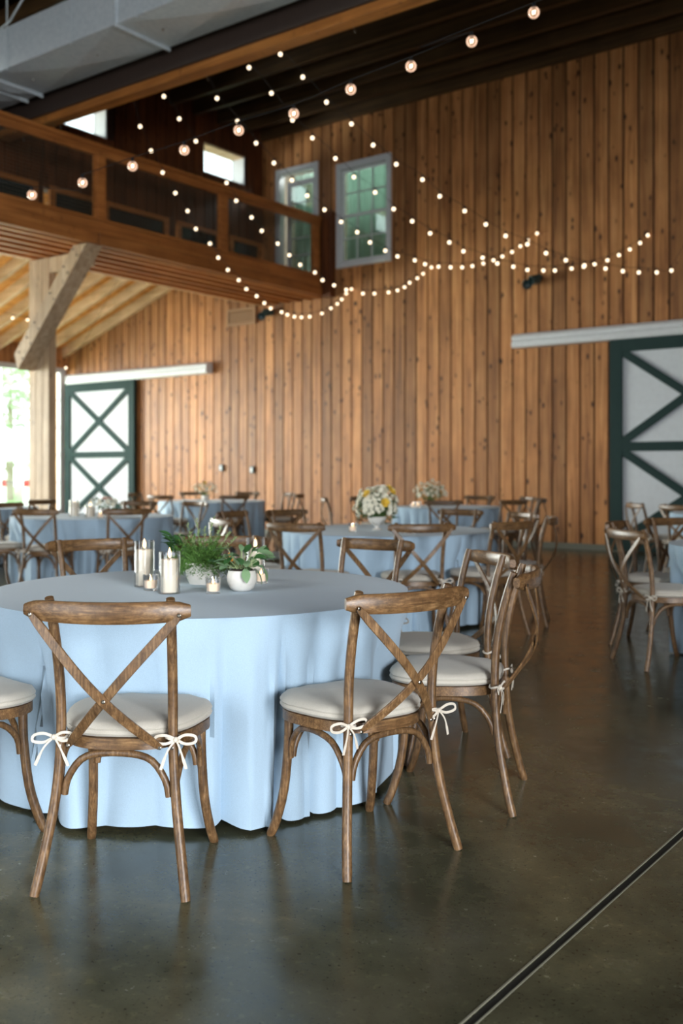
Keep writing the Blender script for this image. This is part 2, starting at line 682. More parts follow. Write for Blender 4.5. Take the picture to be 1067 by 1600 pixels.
# ---- window in the end wall
def make_window(name, x0, x1, z0, z1):
    w = empty(name)
    tag(w, kind='structure')
    y0, y1 = WY - 0.06, WY + 0.10
    t = 0.085
    MB().box(x0 - 0.01, x0 + t, y0, y1, z0, z1).obj('side_casing', 'white_trim', w, bevel=0.006)
    MB().box(x1 - t, x1 + 0.01, y0, y1, z0, z1).obj('side_casing', 'white_trim', w, bevel=0.006)
    MB().box(x0 + t, x1 - t, y0, y1, z1 - 0.12, z1).obj('head_casing', 'white_trim', w, bevel=0.006)
    MB().box(x0 + t, x1 - t, y0 - 0.02, y1, z0, z0 + 0.10).obj('window_sill', 'white_trim', w, bevel=0.006)
    xa, xb, za, zb = x0 + t, x1 - t, z0 + 0.10, z1 - 0.12
    zm = (za + zb) / 2
    for n_, (sa, sb, yy) in enumerate(((za, zm + 0.02, WY + 0.0), (zm - 0.02, zb, WY + 0.035))):
        s = empty('sash')
        s.parent = w
        f = 0.045
        MB().box(xa, xa + f, yy, yy + 0.03, sa, sb).add([], []).obj('stile', 'white_trim', s)
        MB().box(xb - f, xb, yy, yy + 0.03, sa, sb).obj('stile', 'white_trim', s)
        MB().box(xa + f, xb - f, yy, yy + 0.03, sa, sa + f).obj('rail', 'white_trim', s)
        MB().box(xa + f, xb - f, yy, yy + 0.03, sb - f, sb).obj('rail', 'white_trim', s)
        cw = (xb - xa - 2 * f) / 3
        ch = (sb - sa - 2 * f) / 2
        for i in (1, 2):
            xx = xa + f + cw * i
            MB().box(xx - 0.012, xx + 0.012, yy + 0.002, yy + 0.026, sa + f, sb - f).obj('muntin', 'white_trim', s)
        zz = sa + f + ch
        MB().box(xa + f, xb - f, yy + 0.002, yy + 0.024, zz - 0.012, zz + 0.012).obj('muntin', 'white_trim', s)
        for i in range(3):
            for j in range(2):
                px0, pz0 = xa + f + cw * i, sa + f + ch * j
                MB().box(px0 + 0.012, px0 + cw - 0.012, yy + 0.012, yy + 0.016, pz0 + 0.012, pz0 + ch - 0.012).obj('pane', 'green_glass', s)
    return w


WIN1 = make_window('window_1', *WIN)
# curtains hang in the room behind the window
def curtain(x0, x1, z0, z1, y, label, seed):
    rnd = random.Random(seed)
    n = 40
    vs, fs = [], []
    for i in range(n + 1):
        u = i / n
        yy = y + 0.03 * math.sin(u * 26 + seed) + 0.012 * math.sin(u * 61)
        vs += [(x0 + (x1 - x0) * u, yy, z0), (x0 + (x1 - x0) * u, yy, z1)]
    for i in range(n):
        fs.append((2 * i, 2 * i + 2, 2 * i + 3, 2 * i + 1))
    o = MB().add(vs, fs).obj('curtain', 'curtain', WIN1, smooth=True)
    md = o.modifiers.new('thick', 'SOLIDIFY')
    md.thickness = 0.004
    return o


wm = (WIN[0] + WIN[1]) / 2
curtain(DOR[0] + 0.1, DOR[1] - 0.05, DOR[2] + 0.1, DOR[3] - 0.02, WY + 0.42, '', 2)
curtain(WIN[0] + 0.05, WIN[1] - 0.05, WIN[2] - 0.1, WIN[3] + 0.05, WY + 0.2, 'pale green curtain behind the white window in the plank wall', 1)
# the small room behind window and door
for nm, p_, q_ in (('wall_upper_room_left', (-13.75, WY + 0.1, 4.8), (-13.65, WY + 2.1, 8.4)), ('wall_upper_room_right', (-9.6, WY + 0.1, 4.8), (-9.5, WY + 2.1, 8.4)),
                   ('ceiling_upper_room', (-13.75, WY + 0.1, 8.0), (-9.5, WY + 2.1, 8.1)), ('floor_upper_room', (-13.75, WY + 0.1, 4.8), (-9.5, WY + 2.1, 4.9))):
    tag(bar(nm, 'room', p_, q_), kind='structure')
area_light('upper_room_fill', (-11.4, WY + 1.3, 7.9), (0, 0, 0), 2.4, 0.8, 150, (0.95, 1.0, 0.97))  # added fill that brightens the curtains and panes; no fixture hangs here
rb = tag(bar('wall_upper_room', 'room', (-13.6, WY + 2.0, 4.9), (-9.6, WY + 2.1, 7.9)), kind='structure')

# ---- white framed glazed door at loft level
d3 = empty('door_3')
tag(d3, kind='structure')
x0, x1, z0, z1 = DOR
t = 0.10
MB().box(x0 - 0.01, x0 + t, WY - 0.05, WY + 0.12, z0, z1).obj('side_casing', 'white_trim', d3, bevel=0.006)
MB().box(x1 - t, x1 + 0.01, WY - 0.05, WY + 0.12, z0, z1).obj('side_casing', 'white_trim', d3, bevel=0.006)
MB().box(x0 + t, x1 - t, WY - 0.05, WY + 0.12, z1 - t, z1).obj('head_casing', 'white_trim', d3, bevel=0.006)
leaf = empty('door_leaf')
leaf.parent = d3
xa, xb, za, zb = x0 + t + 0.12, x1 - t, z0 + 0.02, z1 - t - 0.16
for (a, b, c, d) in ((xa, xa + 0.09, za, zb), (xb - 0.09, xb, za, zb), (xa + 0.09, xb - 0.09, za, za + 0.2), (xa + 0.09, xb - 0.09, zb - 0.1, zb)):
    MB().box(a, b, WY + 0.05, WY + 0.09, c, d).obj('leaf_board', 'white_trim', leaf)
for i in range(1, 5):
    zz = za + 0.2 + (zb - za - 0.3) * i / 5
    MB().box(xa + 0.09, xb - 0.09, WY + 0.055, WY + 0.08, zz - 0.012, zz + 0.012).obj('muntin', 'white_trim', leaf)
for i in range(5):
    zz = za + 0.2 + (zb - za - 0.3) * i / 5
    MB().box(xa + 0.09, xb - 0.09, WY + 0.064, WY + 0.068, zz + 0.013, zz + (zb - za - 0.3) / 5 - 0.013).obj('pane', 'green_glass', leaf)

# ---- sliding barn doors with white track covers
def barn_door(name, xl, label_side):
    W, H = 2.46, 3.30
    d = empty(name, (xl, WY - 0.14, 0.03))
    tag(d, kind='structure')
    fw = 0.20
    MB().box(0.02, W - 0.02, 0.03, 0.06, 0.02, H - 0.02).obj('panel', 'door_panel', d)
    for a, b in ((0, fw), (W - fw, W)):
        MB().box(a, b, -0.01, 0.07, 0, H).obj('stile', 'door_frame', d, bevel=0.004)
    zm = 1.62
    th = 0.145
    for a, b in ((0, 0.18), (zm - th / 2, zm + th / 2), (H - 0.2, H)):
        MB().box(fw, W - fw, -0.01, 0.07, a, b).obj('rail', 'door_frame', d, bevel=0.004)
    for (za, zb) in ((0.18, zm - th / 2), (zm + th / 2, H - 0.2)):
        a, b = Vector((fw, 0.012, za)), Vector((W - fw, 0.012, zb))
        c, e = Vector((fw, 0.014, zb)), Vector((W - fw, 0.014, za))
        MB().strip([a, b], (0, 1, 0), 0.125, 0.040).obj('cross_brace', 'door_frame', d)
        MB().strip([c, e], (0, 1, 0), 0.125, 0.038).obj('cross_brace', 'door_frame', d)
    return d


XD1 = wall_x(217) - 2.46
XD2 = wall_x(958)
barn_door('door_1', XD1, 'l')
barn_door('door_2', XD2, 'r')
def track(name, xa, xb):
    t_ = empty(name)
    tag(t_, kind='structure')
    prof = [(WY - 0.20, 3.325), (WY - 0.22, 3.36), (WY - 0.22, 3.415), (WY - 0.185, 3.44), (WY - 0.215, 3.46), (WY - 0.215, 3.50), (WY - 0.16, 3.55), (WY - 0.02, 3.55), (WY - 0.02, 3.325)]
    n = len(prof)
    v = [(xa, a, b) for a, b in prof] + [(xb, a, b) for a, b in prof]
    f = [tuple(range(n)), tuple(range(n, 2 * n))] + [(i, (i + 1) % n, n + (i + 1) % n, n + i) for i in range(n)]
    MB().add(v, f).obj('track_cover', 'rail_white', t_)
    return t_


track('trim_1', wall_x(114), wall_x(333))
track('trim_2', wall_x(808), -2.6)

# ---- clerestory wall over the lean-to (planks along Y), with small windows and low windows
CW = [(10.02, 11.20), (13.50, 14.67), (6.55, 7.73), (3.07, 4.25)]
CZ0, CZ1 = 6.93, 7.51
LOWZ0, LOWZ1 = 5.2, 5.80
LOWW = [(8.5, 9.68), (10.10, 11.0), (11.2, 12.5), (12.9, 13.86), (14.3, 15.05)]
wall_cl = empty('wall_clerestory')
tag(wall_cl, kind='structure')
y = -6.0
meshes = {}
ZB = 4.72
while y < WY - 0.05:
    w = min(PITCH - 0.022, WY - 0.02 - y)
    cuts = []
    for (a, b) in LOWW:
        if y + w > a + 0.02 and y < b - 0.02:
            cuts.append((LOWZ0, LOWZ1))
    for (a, b) in CW:
        if y + w > a + 0.02 and y < b - 0.02:
            cuts.append((CZ0, CZ1))
    z = ZB
    for c0, c1 in cuts + [(ZC + 0.3, None)]:
        key = (round(c0 - z, 3), round(w, 3))
        if key not in meshes:
            meshes[key] = MB().box(-0.02, 0.012, 0, w, 0, c0 - z).mesh('plank', 'dplank')
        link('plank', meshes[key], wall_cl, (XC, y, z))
        z = c1
    y += PITCH
bb = MB()
yb = [-6.0] + sorted(v for p in CW for v in p) + [WY + 0.1]
for i in range(0, len(yb) - 1):
    a, b = yb[i], yb[i + 1]
    if (a, b) in CW:
        bb.box(XC - 0.34, XC - 0.02, a, b, LOWZ1 + 0.05, CZ0)
        bb.box(XC - 0.34, XC - 0.02, a, b, CZ1, ZC + 0.3)
    else:
        bb.box(XC - 0.34, XC - 0.02, a, b, LOWZ1 + 0.05, ZC + 0.3)
bb.obj('backing_board', 'groove', wall_cl)
for i, (a, b) in enumerate(CW):
    w = empty('window_%d' % (i + 2))
    tag(w, kind='structure')
    MB().box(XC - 0.33, XC - 0.02, a, a + 0.03, CZ0, CZ1).obj('side_reveal', 'rafter', w)
    MB().box(XC - 0.33, XC - 0.02, b - 0.03, b, CZ0, CZ1).obj('side_reveal', 'white_trim', w)
    MB().box(XC - 0.33, XC - 0.02, a + 0.03, b - 0.03, CZ1 - 0.03, CZ1).obj('head_reveal', 'rafter', w)
    MB().box(XC - 0.33, XC - 0.02, a + 0.03, b - 0.03, CZ0, CZ0 + 0.03).obj('sill', 'white_trim', w)
    MB().box(XC - 0.31, XC - 0.29, a + 0.03, b - 0.03, CZ0 + 0.03, CZ1 - 0.03).obj('pane', 'win_glass', w)
for i, (a, b) in enumerate(LOWW):
    w = empty('window_%d' % (i + 6))
    tag(w, kind='structure')
    MB().box(XC - 0.02, XC + 0.03, a - 0.1, b + 0.1, LOWZ1 - 0.01, LOWZ1 + 0.07).obj('head_casing', 'beam_y', w)
    MB().box(XC - 0.02, XC + 0.03, a - 0.1, a + 0.01, LOWZ0, LOWZ1 - 0.01).obj('side_casing', 'beam_y', w)
    MB().box(XC - 0.02, XC + 0.03, b - 0.01, b + 0.1, LOWZ0, LOWZ1 - 0.01).obj('side_casing', 'beam_y', w)
    MB().box(XC - 0.02, XC + 0.05, a - 0.1, b + 0.1, LOWZ0 - 0.06, LOWZ0).obj('sill', 'white_trim', w)
    MB().box(XC - 0.03, XC - 0.018, a, b, LOWZ0, LOWZ1).obj('pane', 'dark_glass', w)

# ---- nave ceiling and joists
tag(bar('ceiling', 'ceil', (XC - 0.34, -7, ZC + 0.27), (7, WY + 0.1, ZC + 0.36)), kind='structure')
jm = MB().box(XC - 0.02, 6.8, -0.045, 0.045, 0, 0.27).mesh('ceiling_joist', 'joist')
yj = WY - 0.06
nj = 0
while yj > -6.5:
    o = link('ceiling_joist', jm, None, (0, yj, ZC))
    tag(o, kind='structure')
    o.name = 'trim_ceiling_joist'
    yj -= 0.62
    nj += 1

# ---- lean-to: deck, rafters, header, window wall
lean = empty('ceiling_lean_to')
tag(lean, kind='structure')
a, b = XW - 0.2, XC - 0.3
dk = MB()
for yy0 in [-6.0 + 0.14 * i for i in range(152)]:
    pass
za, zb = roof_z(a) + 0.235, roof_z(b) + 0.235
nb = 46
for i in range(nb):          # deck boards run along the ridge, laid up the slope
    xa_ = a + (b - a) * i / nb
    xb_ = a + (b - a) * (i + 1) / nb - 0.006
    z0_, z1_ = roof_z(xa_) + 0.235, roof_z(xb_) + 0.235
    v = [(xa_, -6, z0_), (xb_, -6, z1_), (xb_, WY, z1_), (xa_, WY, z0_)]
    v += [(p[0], p[1], p[2] + 0.03) for p in v]
    MB().add(v, [(0, 3, 2, 1), (4, 5, 6, 7), (0, 1, 5, 4), (1, 2, 6, 5), (2, 3, 7, 6), (3, 0, 4, 7)]).obj('deck_board', 'deck', lean)
yr = WY - 0.07
rm = None
while yr > -5.5:
    if rm is None:
        v = []
        for yy in (-0.045, 0.045):
            v += [(a, yy, roof_z(a)), (b, yy, roof_z(b)), (b, yy, roof_z(b) + 0.235), (a, yy, roof_z(a) + 0.235)]
        rm = MB().add(v, [(0, 1, 2, 3), (4, 7, 6, 5), (0, 4, 5, 1), (1, 5, 6, 2), (2, 6, 7, 3), (3, 7, 4, 0)]).mesh('rafter', 'rafter')
    link('rafter', rm, lean, (0, yr, 0))
    yr -= 0.61
# roof slab above the deck keeps the daylight out
v = [(a, -6, za + 0.04), (b, -6, zb + 0.04), (b, WY + 0.1, zb + 0.04), (a, WY + 0.1, za + 0.04)]
v += [(p[0], p[1], p[2] + 0.1) for p in v]
MB().add(v, [(0, 3, 2, 1), (4, 5, 6, 7), (0, 1, 5, 4), (1, 2, 6, 5), (2, 3, 7, 6), (3, 0, 4, 7)]).obj('roofing', 'groove', lean)

wall_left = empty('wall_left')
tag(wall_left, kind='structure')
y = -6.0
hm = MB().box(XW - 0.08, XW, 0, PITCH - 0.012, 3.74, 4.35).mesh('header_plank', 'plank')
while y < WY - 0.1:
    link('header_plank', hm, wall_left, (0, y, 0))
    y += PITCH
MB().box(XW - 0.1, XW, -6, WY, 0, 0.25).obj('knee_board', 'white_trim', wall_left)
MB().box(XW - 0.16, XW - 0.09, -6, WY, 3.70, 4.4).obj('backing_board', 'groove', wall_left)
nw = 11
for i in range(8):
    yb1 = WY - 0.02 - 2.6 * i
    yb0 = yb1 - 2.6
    w = empty('window_%d' % nw)
    nw += 1
    tag(w, kind='structure')
    for (p, q) in ((yb0, yb0 + 0.09), (yb1 - 0.16, yb1)):
        MB().box(XW - 0.10, XW + 0.02, p, q, 0.25, 3.74).obj('mullion', 'white_trim', w)
    MB().box(XW - 0.10, XW + 0.02, yb0 + 0.09, yb1 - 0.16, 3.62, 3.74).obj('head_rail', 'white_trim', w)
    MB().box(XW - 0.10, XW + 0.02, yb0 + 0.09, yb1 - 0.16, 0.25, 0.35).obj('sill', 'white_trim', w)
    cy = (yb1 - 0.16 - yb0 - 0.09) / 3
    cz = (3.62 - 0.35) / 5
    for k in (1, 2):
        yy = yb0 + 0.09 + cy * k
        MB().box(XW - 0.07, XW - 0.02, yy - 0.012, yy + 0.012, 0.35, 3.62).obj('muntin', 'white_trim', w)
    for k in range(1, 5):
        zz = 0.35 + cz * k
        MB().box(XW - 0.065, XW - 0.025, yb0 + 0.09, yb1 - 0.16, zz - 0.01, zz + 0.01).obj('muntin', 'white_trim', w)
    for ki in range(3):
        for kj in range(5):
            MB().box(XW - 0.047, XW - 0.043, yb0 + 0.09 + cy * ki + 0.012, yb0 + 0.09 + cy * (ki + 1) - 0.012, 0.35 + cz * kj + 0.01, 0.35 + cz * (kj + 1) - 0.01).obj('pane', 'win_glass', w)

# ---- walls outside the frame: right wall and front wall with their open doors
tag(MB().box(6.2, 6.3, -0.5, WY, 0, 8.3).box(6.2, 6.3, -7, -5.7, 0, 8.3).box(6.2, 6.3, -5.7, -0.5, 3.4, 8.3).obj('wall_right', 'dplank'), kind='structure')
tag(MB().box(XW, -6.1, -6.1, -6.0, 0, 8.3).box(0.1, 6.2, -6.1, -6.0, 0, 8.3).box(-6.1, 0.1, -6.1, -6.0, 5.4, 8.3).obj('wall_front', 'dplank'), kind='structure')

# ================================================================== TIMBER FRAME
# ---- loft
loft = empty('loft', (0, 0, 0), 0, 'timber loft walkway with slatted underside along the upper plank wall', 'loft')
LY0 = 1.5
MB().box(XL - 0.10, XL, LY0, WY - 0.2, 4.80, 4.98).obj('fascia_board', 'beam_y', loft, bevel=0.006)
MB().box(XL - 0.13, XL + 0.035, LY0, 9.62, 4.62, 4.80).obj('edge_beam', 'beam_y', loft, bevel=0.006)
MB().box(XL - 0.13, XL + 0.035, 9.64, WY - 0.2, 4.62, 4.80).obj('edge_beam', 'beam_y', loft, bevel=0.006)
jw = (XL - 0.16 - XC - 0.07) / 5
for i in range(6):
    xx = XC + 0.07 + jw * i - (0.04 if i == 5 else 0)
    MB().box(xx, xx + 0.085, LY0, WY - 0.02, 4.60, 4.80).obj('floor_joist', 'beam_y', loft)
for i in range(10):
    xx = XC + 0.02 + (XL - 0.1 - XC) / 10 * i
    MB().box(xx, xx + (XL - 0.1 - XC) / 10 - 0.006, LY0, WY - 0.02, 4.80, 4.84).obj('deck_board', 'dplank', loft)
MB().box(XL + 0.0, XL + 0.21, WY - 0.18, WY - 0.016, 4.6, 6.22).obj('end_board', 'dplank', loft)
MB().box(XC + 0.016, XC + 0.06, LY0, WY - 0.02, 4.60, 4.72).obj('ledger', 'rafter', loft)

# ---- loft railing
rail = empty('loft_railing', (0, 0, 0), 0, 'timber railing with wire mesh panels along the loft edge', 'railing')
MB().box(XL - 0.10, XL + 0.03, LY0, WY - 0.19, 6.07, 6.13).obj('cap_rail', 'beam_y', rail, bevel=0.005)
MB().box(XL - 0.07, XL, LY0, WY - 0.19, 5.95, 6.07).obj('top_rail', 'beam_y', rail, bevel=0.005)
PY = [14.87, 12.33, 9.69, 7.05, 4.41, 1.77]
for p in PY:
    MB().box(XL - 0.085, XL + 0.015, p - 0.075, p + 0.075, 4.985, 5.95).obj('post', 'beam_z' if False else 'beam_y', rail, bevel=0.004)
for i in range(len(PY) - 1):
    b1, b0 = PY[i] - 0.075, PY[i + 1] + 0.075
    MB().box(XL - 0.065, XL - 0.005, b0, b1, 4.985, 5.03).obj('bottom_rail', 'beam_y', rail)
    MB().box(XL - 0.065, XL - 0.005, b0, b0 + 0.035, 5.03, 5.95).obj('mesh_frame', 'beam_y', rail)
    MB().box(XL - 0.065, XL - 0.005, b1 - 0.035, b1, 5.03, 5.95).obj('mesh_frame', 'beam_y', rail)
    wmsh = MB()
    yy = b0 + 0.09
    while yy < b1 - 0.05:
        wmsh.box(XL - 0.037, XL - 0.033, yy - 0.002, yy + 0.002, 5.03, 5.95)
        yy += 0.052
    zz = 5.08
    while zz < 5.94:
        wmsh.box(XL - 0.037, XL - 0.033, b0 + 0.035, b1 - 0.035, zz - 0.002, zz + 0.002)
        zz += 0.052
    o = wmsh.obj('wire_mesh', 'wire', rail)
    o['kind'] = 'stuff'

# ---- built-up post with knee brace
post = empty('timber_post', (-13.1, 9.7, 0), 0, 'built-up timber post with diagonal knee brace carrying the loft', 'post')
def ploc(o):
    o.location = (-post.location[0], -post.location[1], 0)
    return o
for i, (xa, xb) in enumerate(((-13.46, -13.29), (-13.285, -13.12), (-13.115, -12.95))):
    ploc(MB().box(xa, xb, 9.66, 9.80, 0, 4.60).obj('timber', 'beam_z', post, bevel=0.006))
bp = [(-13.33, 2.84), (-11.66, 4.598), (-11.98, 4.598), (-13.42, 3.10)]
ploc(MB().add([(a_, 9.36, b_) for a_, b_ in bp] + [(a_, 9.655, b_) for a_, b_ in bp], [(0, 1, 2, 3), (4, 7, 6, 5), (0, 4, 5, 1), (1, 5, 6, 2), (2, 6, 7, 3), (3, 7, 4, 0)]).obj('knee_brace', 'beam_z', post, bevel=0.006))
ploc(MB().box(-12.945, -12.0, 9.66, 9.79, 4.36, 4.595).obj('tie_beam', 'beam_z', post, bevel=0.006))
for tt in (0.08, 0.2, 0.32, 0.55, 0.75, 0.88):
    for s in (-1, 1):
        px_, pz_ = -13.36 + 1.64 * tt + s * 0.05, 2.92 + 1.78 * tt - s * 0.05
        o = MB().lathe([(0.014, 0), (0.014, 0.008), (0.008, 0.014)], 8).obj('bolt', 'black', post)
        o.location = (px_ + 13.1, 9.35 - 9.7, pz_)
        o.rotation_euler = (PI / 2, 0, 0)

# ---- main beam: brown steel on a fir timber, hooks
BY0, BY1, BZ = 9.05, 9.25, 6.37
mb = empty('main_beam', (0, 0, 0), 0, 'long fir beam under brown painted steel crossing the hall', 'beam')
MB().box(XC + 0.02, 6.2, BY0, BY1, BZ, BZ + 0.115).obj('timber', 'beam_x', mb, bevel=0.006)
prof = [(BY0 - 0.03, BZ + 0.117), (BY0 - 0.03, BZ + 0.16), (BY0 + 0.07, BZ + 0.20), (BY0 + 0.07, BZ + 0.68), (BY0 - 0.03, BZ + 0.72), (BY0 - 0.03, BZ + 0.76), (BY1 + 0.03, BZ + 0.76), (BY1 + 0.03, BZ + 0.72), (BY1 - 0.07, BZ + 0.68), (BY1 - 0.07, BZ + 0.20), (BY1 + 0.03, BZ + 0.16), (BY1 + 0.03, BZ + 0.117)]
n = len(prof)
v = [(XC + 0.02, p, q) for p, q in prof] + [(6.2, p, q) for p, q in prof]
MB().add(v, [tuple(range(n)), tuple(range(n, 2 * n))] + [(i, (i + 1) % n, n + (i + 1) % n, n + i) for i in range(n)]).obj('steel_beam', 'steel', mb)
for xx in (-13.0, -12.1, -9.1, -6.75, -4.4):
    MB().tube([(xx, BY1 - 0.02, BZ), (xx, BY1 - 0.02, BZ - 0.05), (xx + 0.02, BY1 - 0.02, BZ - 0.07), (xx + 0.03, BY1 - 0.02, BZ - 0.05)], 0.006, 6).obj('hook', 'chrome', mb)
for xx in (-11.2, -8.0):
    pass

# ---- galvanised duct
duct = empty('air_duct', (0, 0, 0), 0, 'rectangular galvanised air duct with cross-broken panels below the ceiling', 'duct')
DY0, DY1, DZ0, DZ1 = 8.07, 8.93, 6.73, 7.29
cuts = [XC + 0.05, -12.5, -12.15, -9.5, -6.85, -4.2, -1.55, 1.1, 3.75, 6.1]
for a, b in zip(cuts[:-1], cuts[1:]):
    xm, ym, zm = (a + b) / 2, (DY0 + DY1) / 2, (DZ0 + DZ1) / 2
    v = [(a, DY0, DZ0), (b, DY0, DZ0), (b, DY1, DZ0), (a, DY1, DZ0), (a, DY0, DZ1), (b, DY0, DZ1), (b, DY1, DZ1), (a, DY1, DZ1),
         (xm, ym, DZ0 - 0.06), (xm, DY0 - 0.015, zm)]
    f = [(0, 1, 8), (1, 2, 8), (2, 3, 8), (3, 0, 8), (4, 5, 6, 7), (0, 1, 9), (1, 5, 9), (5, 4, 9), (4, 0, 9), (1, 2, 6, 5), (2, 3, 7, 6), (3, 0, 4, 7)]
    MB().add(v, f).obj('duct_section', 'galv', duct)
for a in cuts[1:-1]:
    MB().box(a - 0.012, a + 0.012, DY0 - 0.03, DY1 + 0.03, DZ0 - 0.04, DZ0 - 0.001).box(a - 0.012, a + 0.012, DY0 - 0.03, DY0 - 0.001, DZ0 - 0.001, DZ1).obj('seam_flange', 'galv', duct)
for xx in (-11.7, -10.34, -9.1, -7.8, -6.3, -5.0, -3.4, -1.8):
    MB().box(xx - 0.014, xx + 0.014, DY0 - 0.022, DY0 - 0.018, DZ0 - 0.035, ZC + 0.2).box(xx - 0.014, xx + 0.014, DY0 - 0.022, DY0 + 0.06, DZ0 - 0.040, DZ0 - 0.036).obj('hanger_strap', 'galv', duct)
    MB().ball((xx, DY0 + 0.4, DZ0 - 0.035), 0.014, 6, 4).obj('rivet', 'chrome', duct)
# conduit above the duct
tag(MB().tube([(XC + 0.1, 8.6, 7.45), (-12.6, 8.4, 7.5), (-12.0, 8.3, 7.52), (-11.5, 8.25, 7.8), (-11.4, 8.25, ZC - 0.01)], 0.016, 8).obj('conduit_pipe', 'galv', smooth=True), 'thin bent grey conduit above the air duct', 'pipe')

# ================================================================== CHAIRS
def outline(sc=1.0, n=36):
    pts = []
    for i in range(n):
        a = 2 * PI * i / n
        c, s = math.cos(a), math.sin(a)
        cx = math.copysign(abs(c) ** 0.62, c)
        sy = math.copysign(abs(s) ** 0.72, s)
        yy = 0.008 + 0.212 * sy
        tt = min(1, max(0, (0.35 - sy) / 1.35))
        hw = 0.232 - 0.052 * tt
        pts.append((hw * cx * sc, 0.008 + (yy - 0.008) * sc))
    return pts


def smooth_path(pts, n=4):
    out = []
    P = [Vector(p) for p in pts]
    for i in range(len(P) - 1):
        p0, p1, p2, p3 = P[max(i - 1, 0)], P[i], P[i + 1], P[min(i + 2, len(P) - 1)]
        for k in range(n):
            t = k / n
            out.append(0.5 * ((2 * p1) + (p2 - p0) * t + (2 * p0 - 5 * p1 + 4 * p2 - p3) * t * t + (3 * p1 - p0 - 3 * p2 + p3) * t ** 3))
    out.append(P[-1])
    return out


def bow_mesh(seed, sx):
    rnd = random.Random(seed)
    b = MB()
    rr = 0.0042
    # ring round the post, then two loops and two tails
    b.tube([(0.021 * math.cos(a), 0.021 * math.sin(a), 0.004 * math.sin(2 * a)) for a in [2 * PI * i / 10 for i in range(11)]], 0.0045, 5)
    kx, ky = sx * 0.014, -0.018
    def loop(dx, dz, dy, wd):
        p = [Vector((kx, ky, 0)), Vector((kx + dx * 0.5, ky + dy * 0.6 - 0.004, dz * 0.5 + wd)), Vector((kx + dx, ky + dy, dz + wd * 0.6)), Vector((kx + dx * 1.02, ky + dy - 0.003, dz - wd * 0.6)), Vector((kx + dx * 0.5, ky + dy * 0.6, dz * 0.5 - wd)), Vector((kx, ky, 0))]
        b.strip(smooth_path(p, 4), (0.1, -1, 0.2), 0.009, 0.003, 6)
    loop(sx * (0.055 + 0.015 * rnd.random()), -0.018 + 0.03 * rnd.random(), 0.0, 0.014)
    loop(-sx * (0.045 + 0.02 * rnd.random()), 0.012 - 0.02 * rnd.random(), -0.012, 0.013)
    for (dx, dz) in ((sx * 0.04 * (0.6 + rnd.random()), -0.085), (-sx * 0.035 * (0.5 + rnd.random()), -0.065 - 0.03 * rnd.random())):
        p = [(kx, ky, 0), (kx + dx * 0.5, ky - 0.012, dz * 0.35), (kx + dx, ky - 0.008, dz)]
        b.strip(smooth_path(p, 4), (0.1, -1, 0.1), [0.006] * 6 + [0.010] * 3, 0.0028, 6)
    b.ball((kx, ky - 0.002, 0), 0.009, 7, 5)
    return b.mesh('cushion_tie', 'tie', smooth=True)


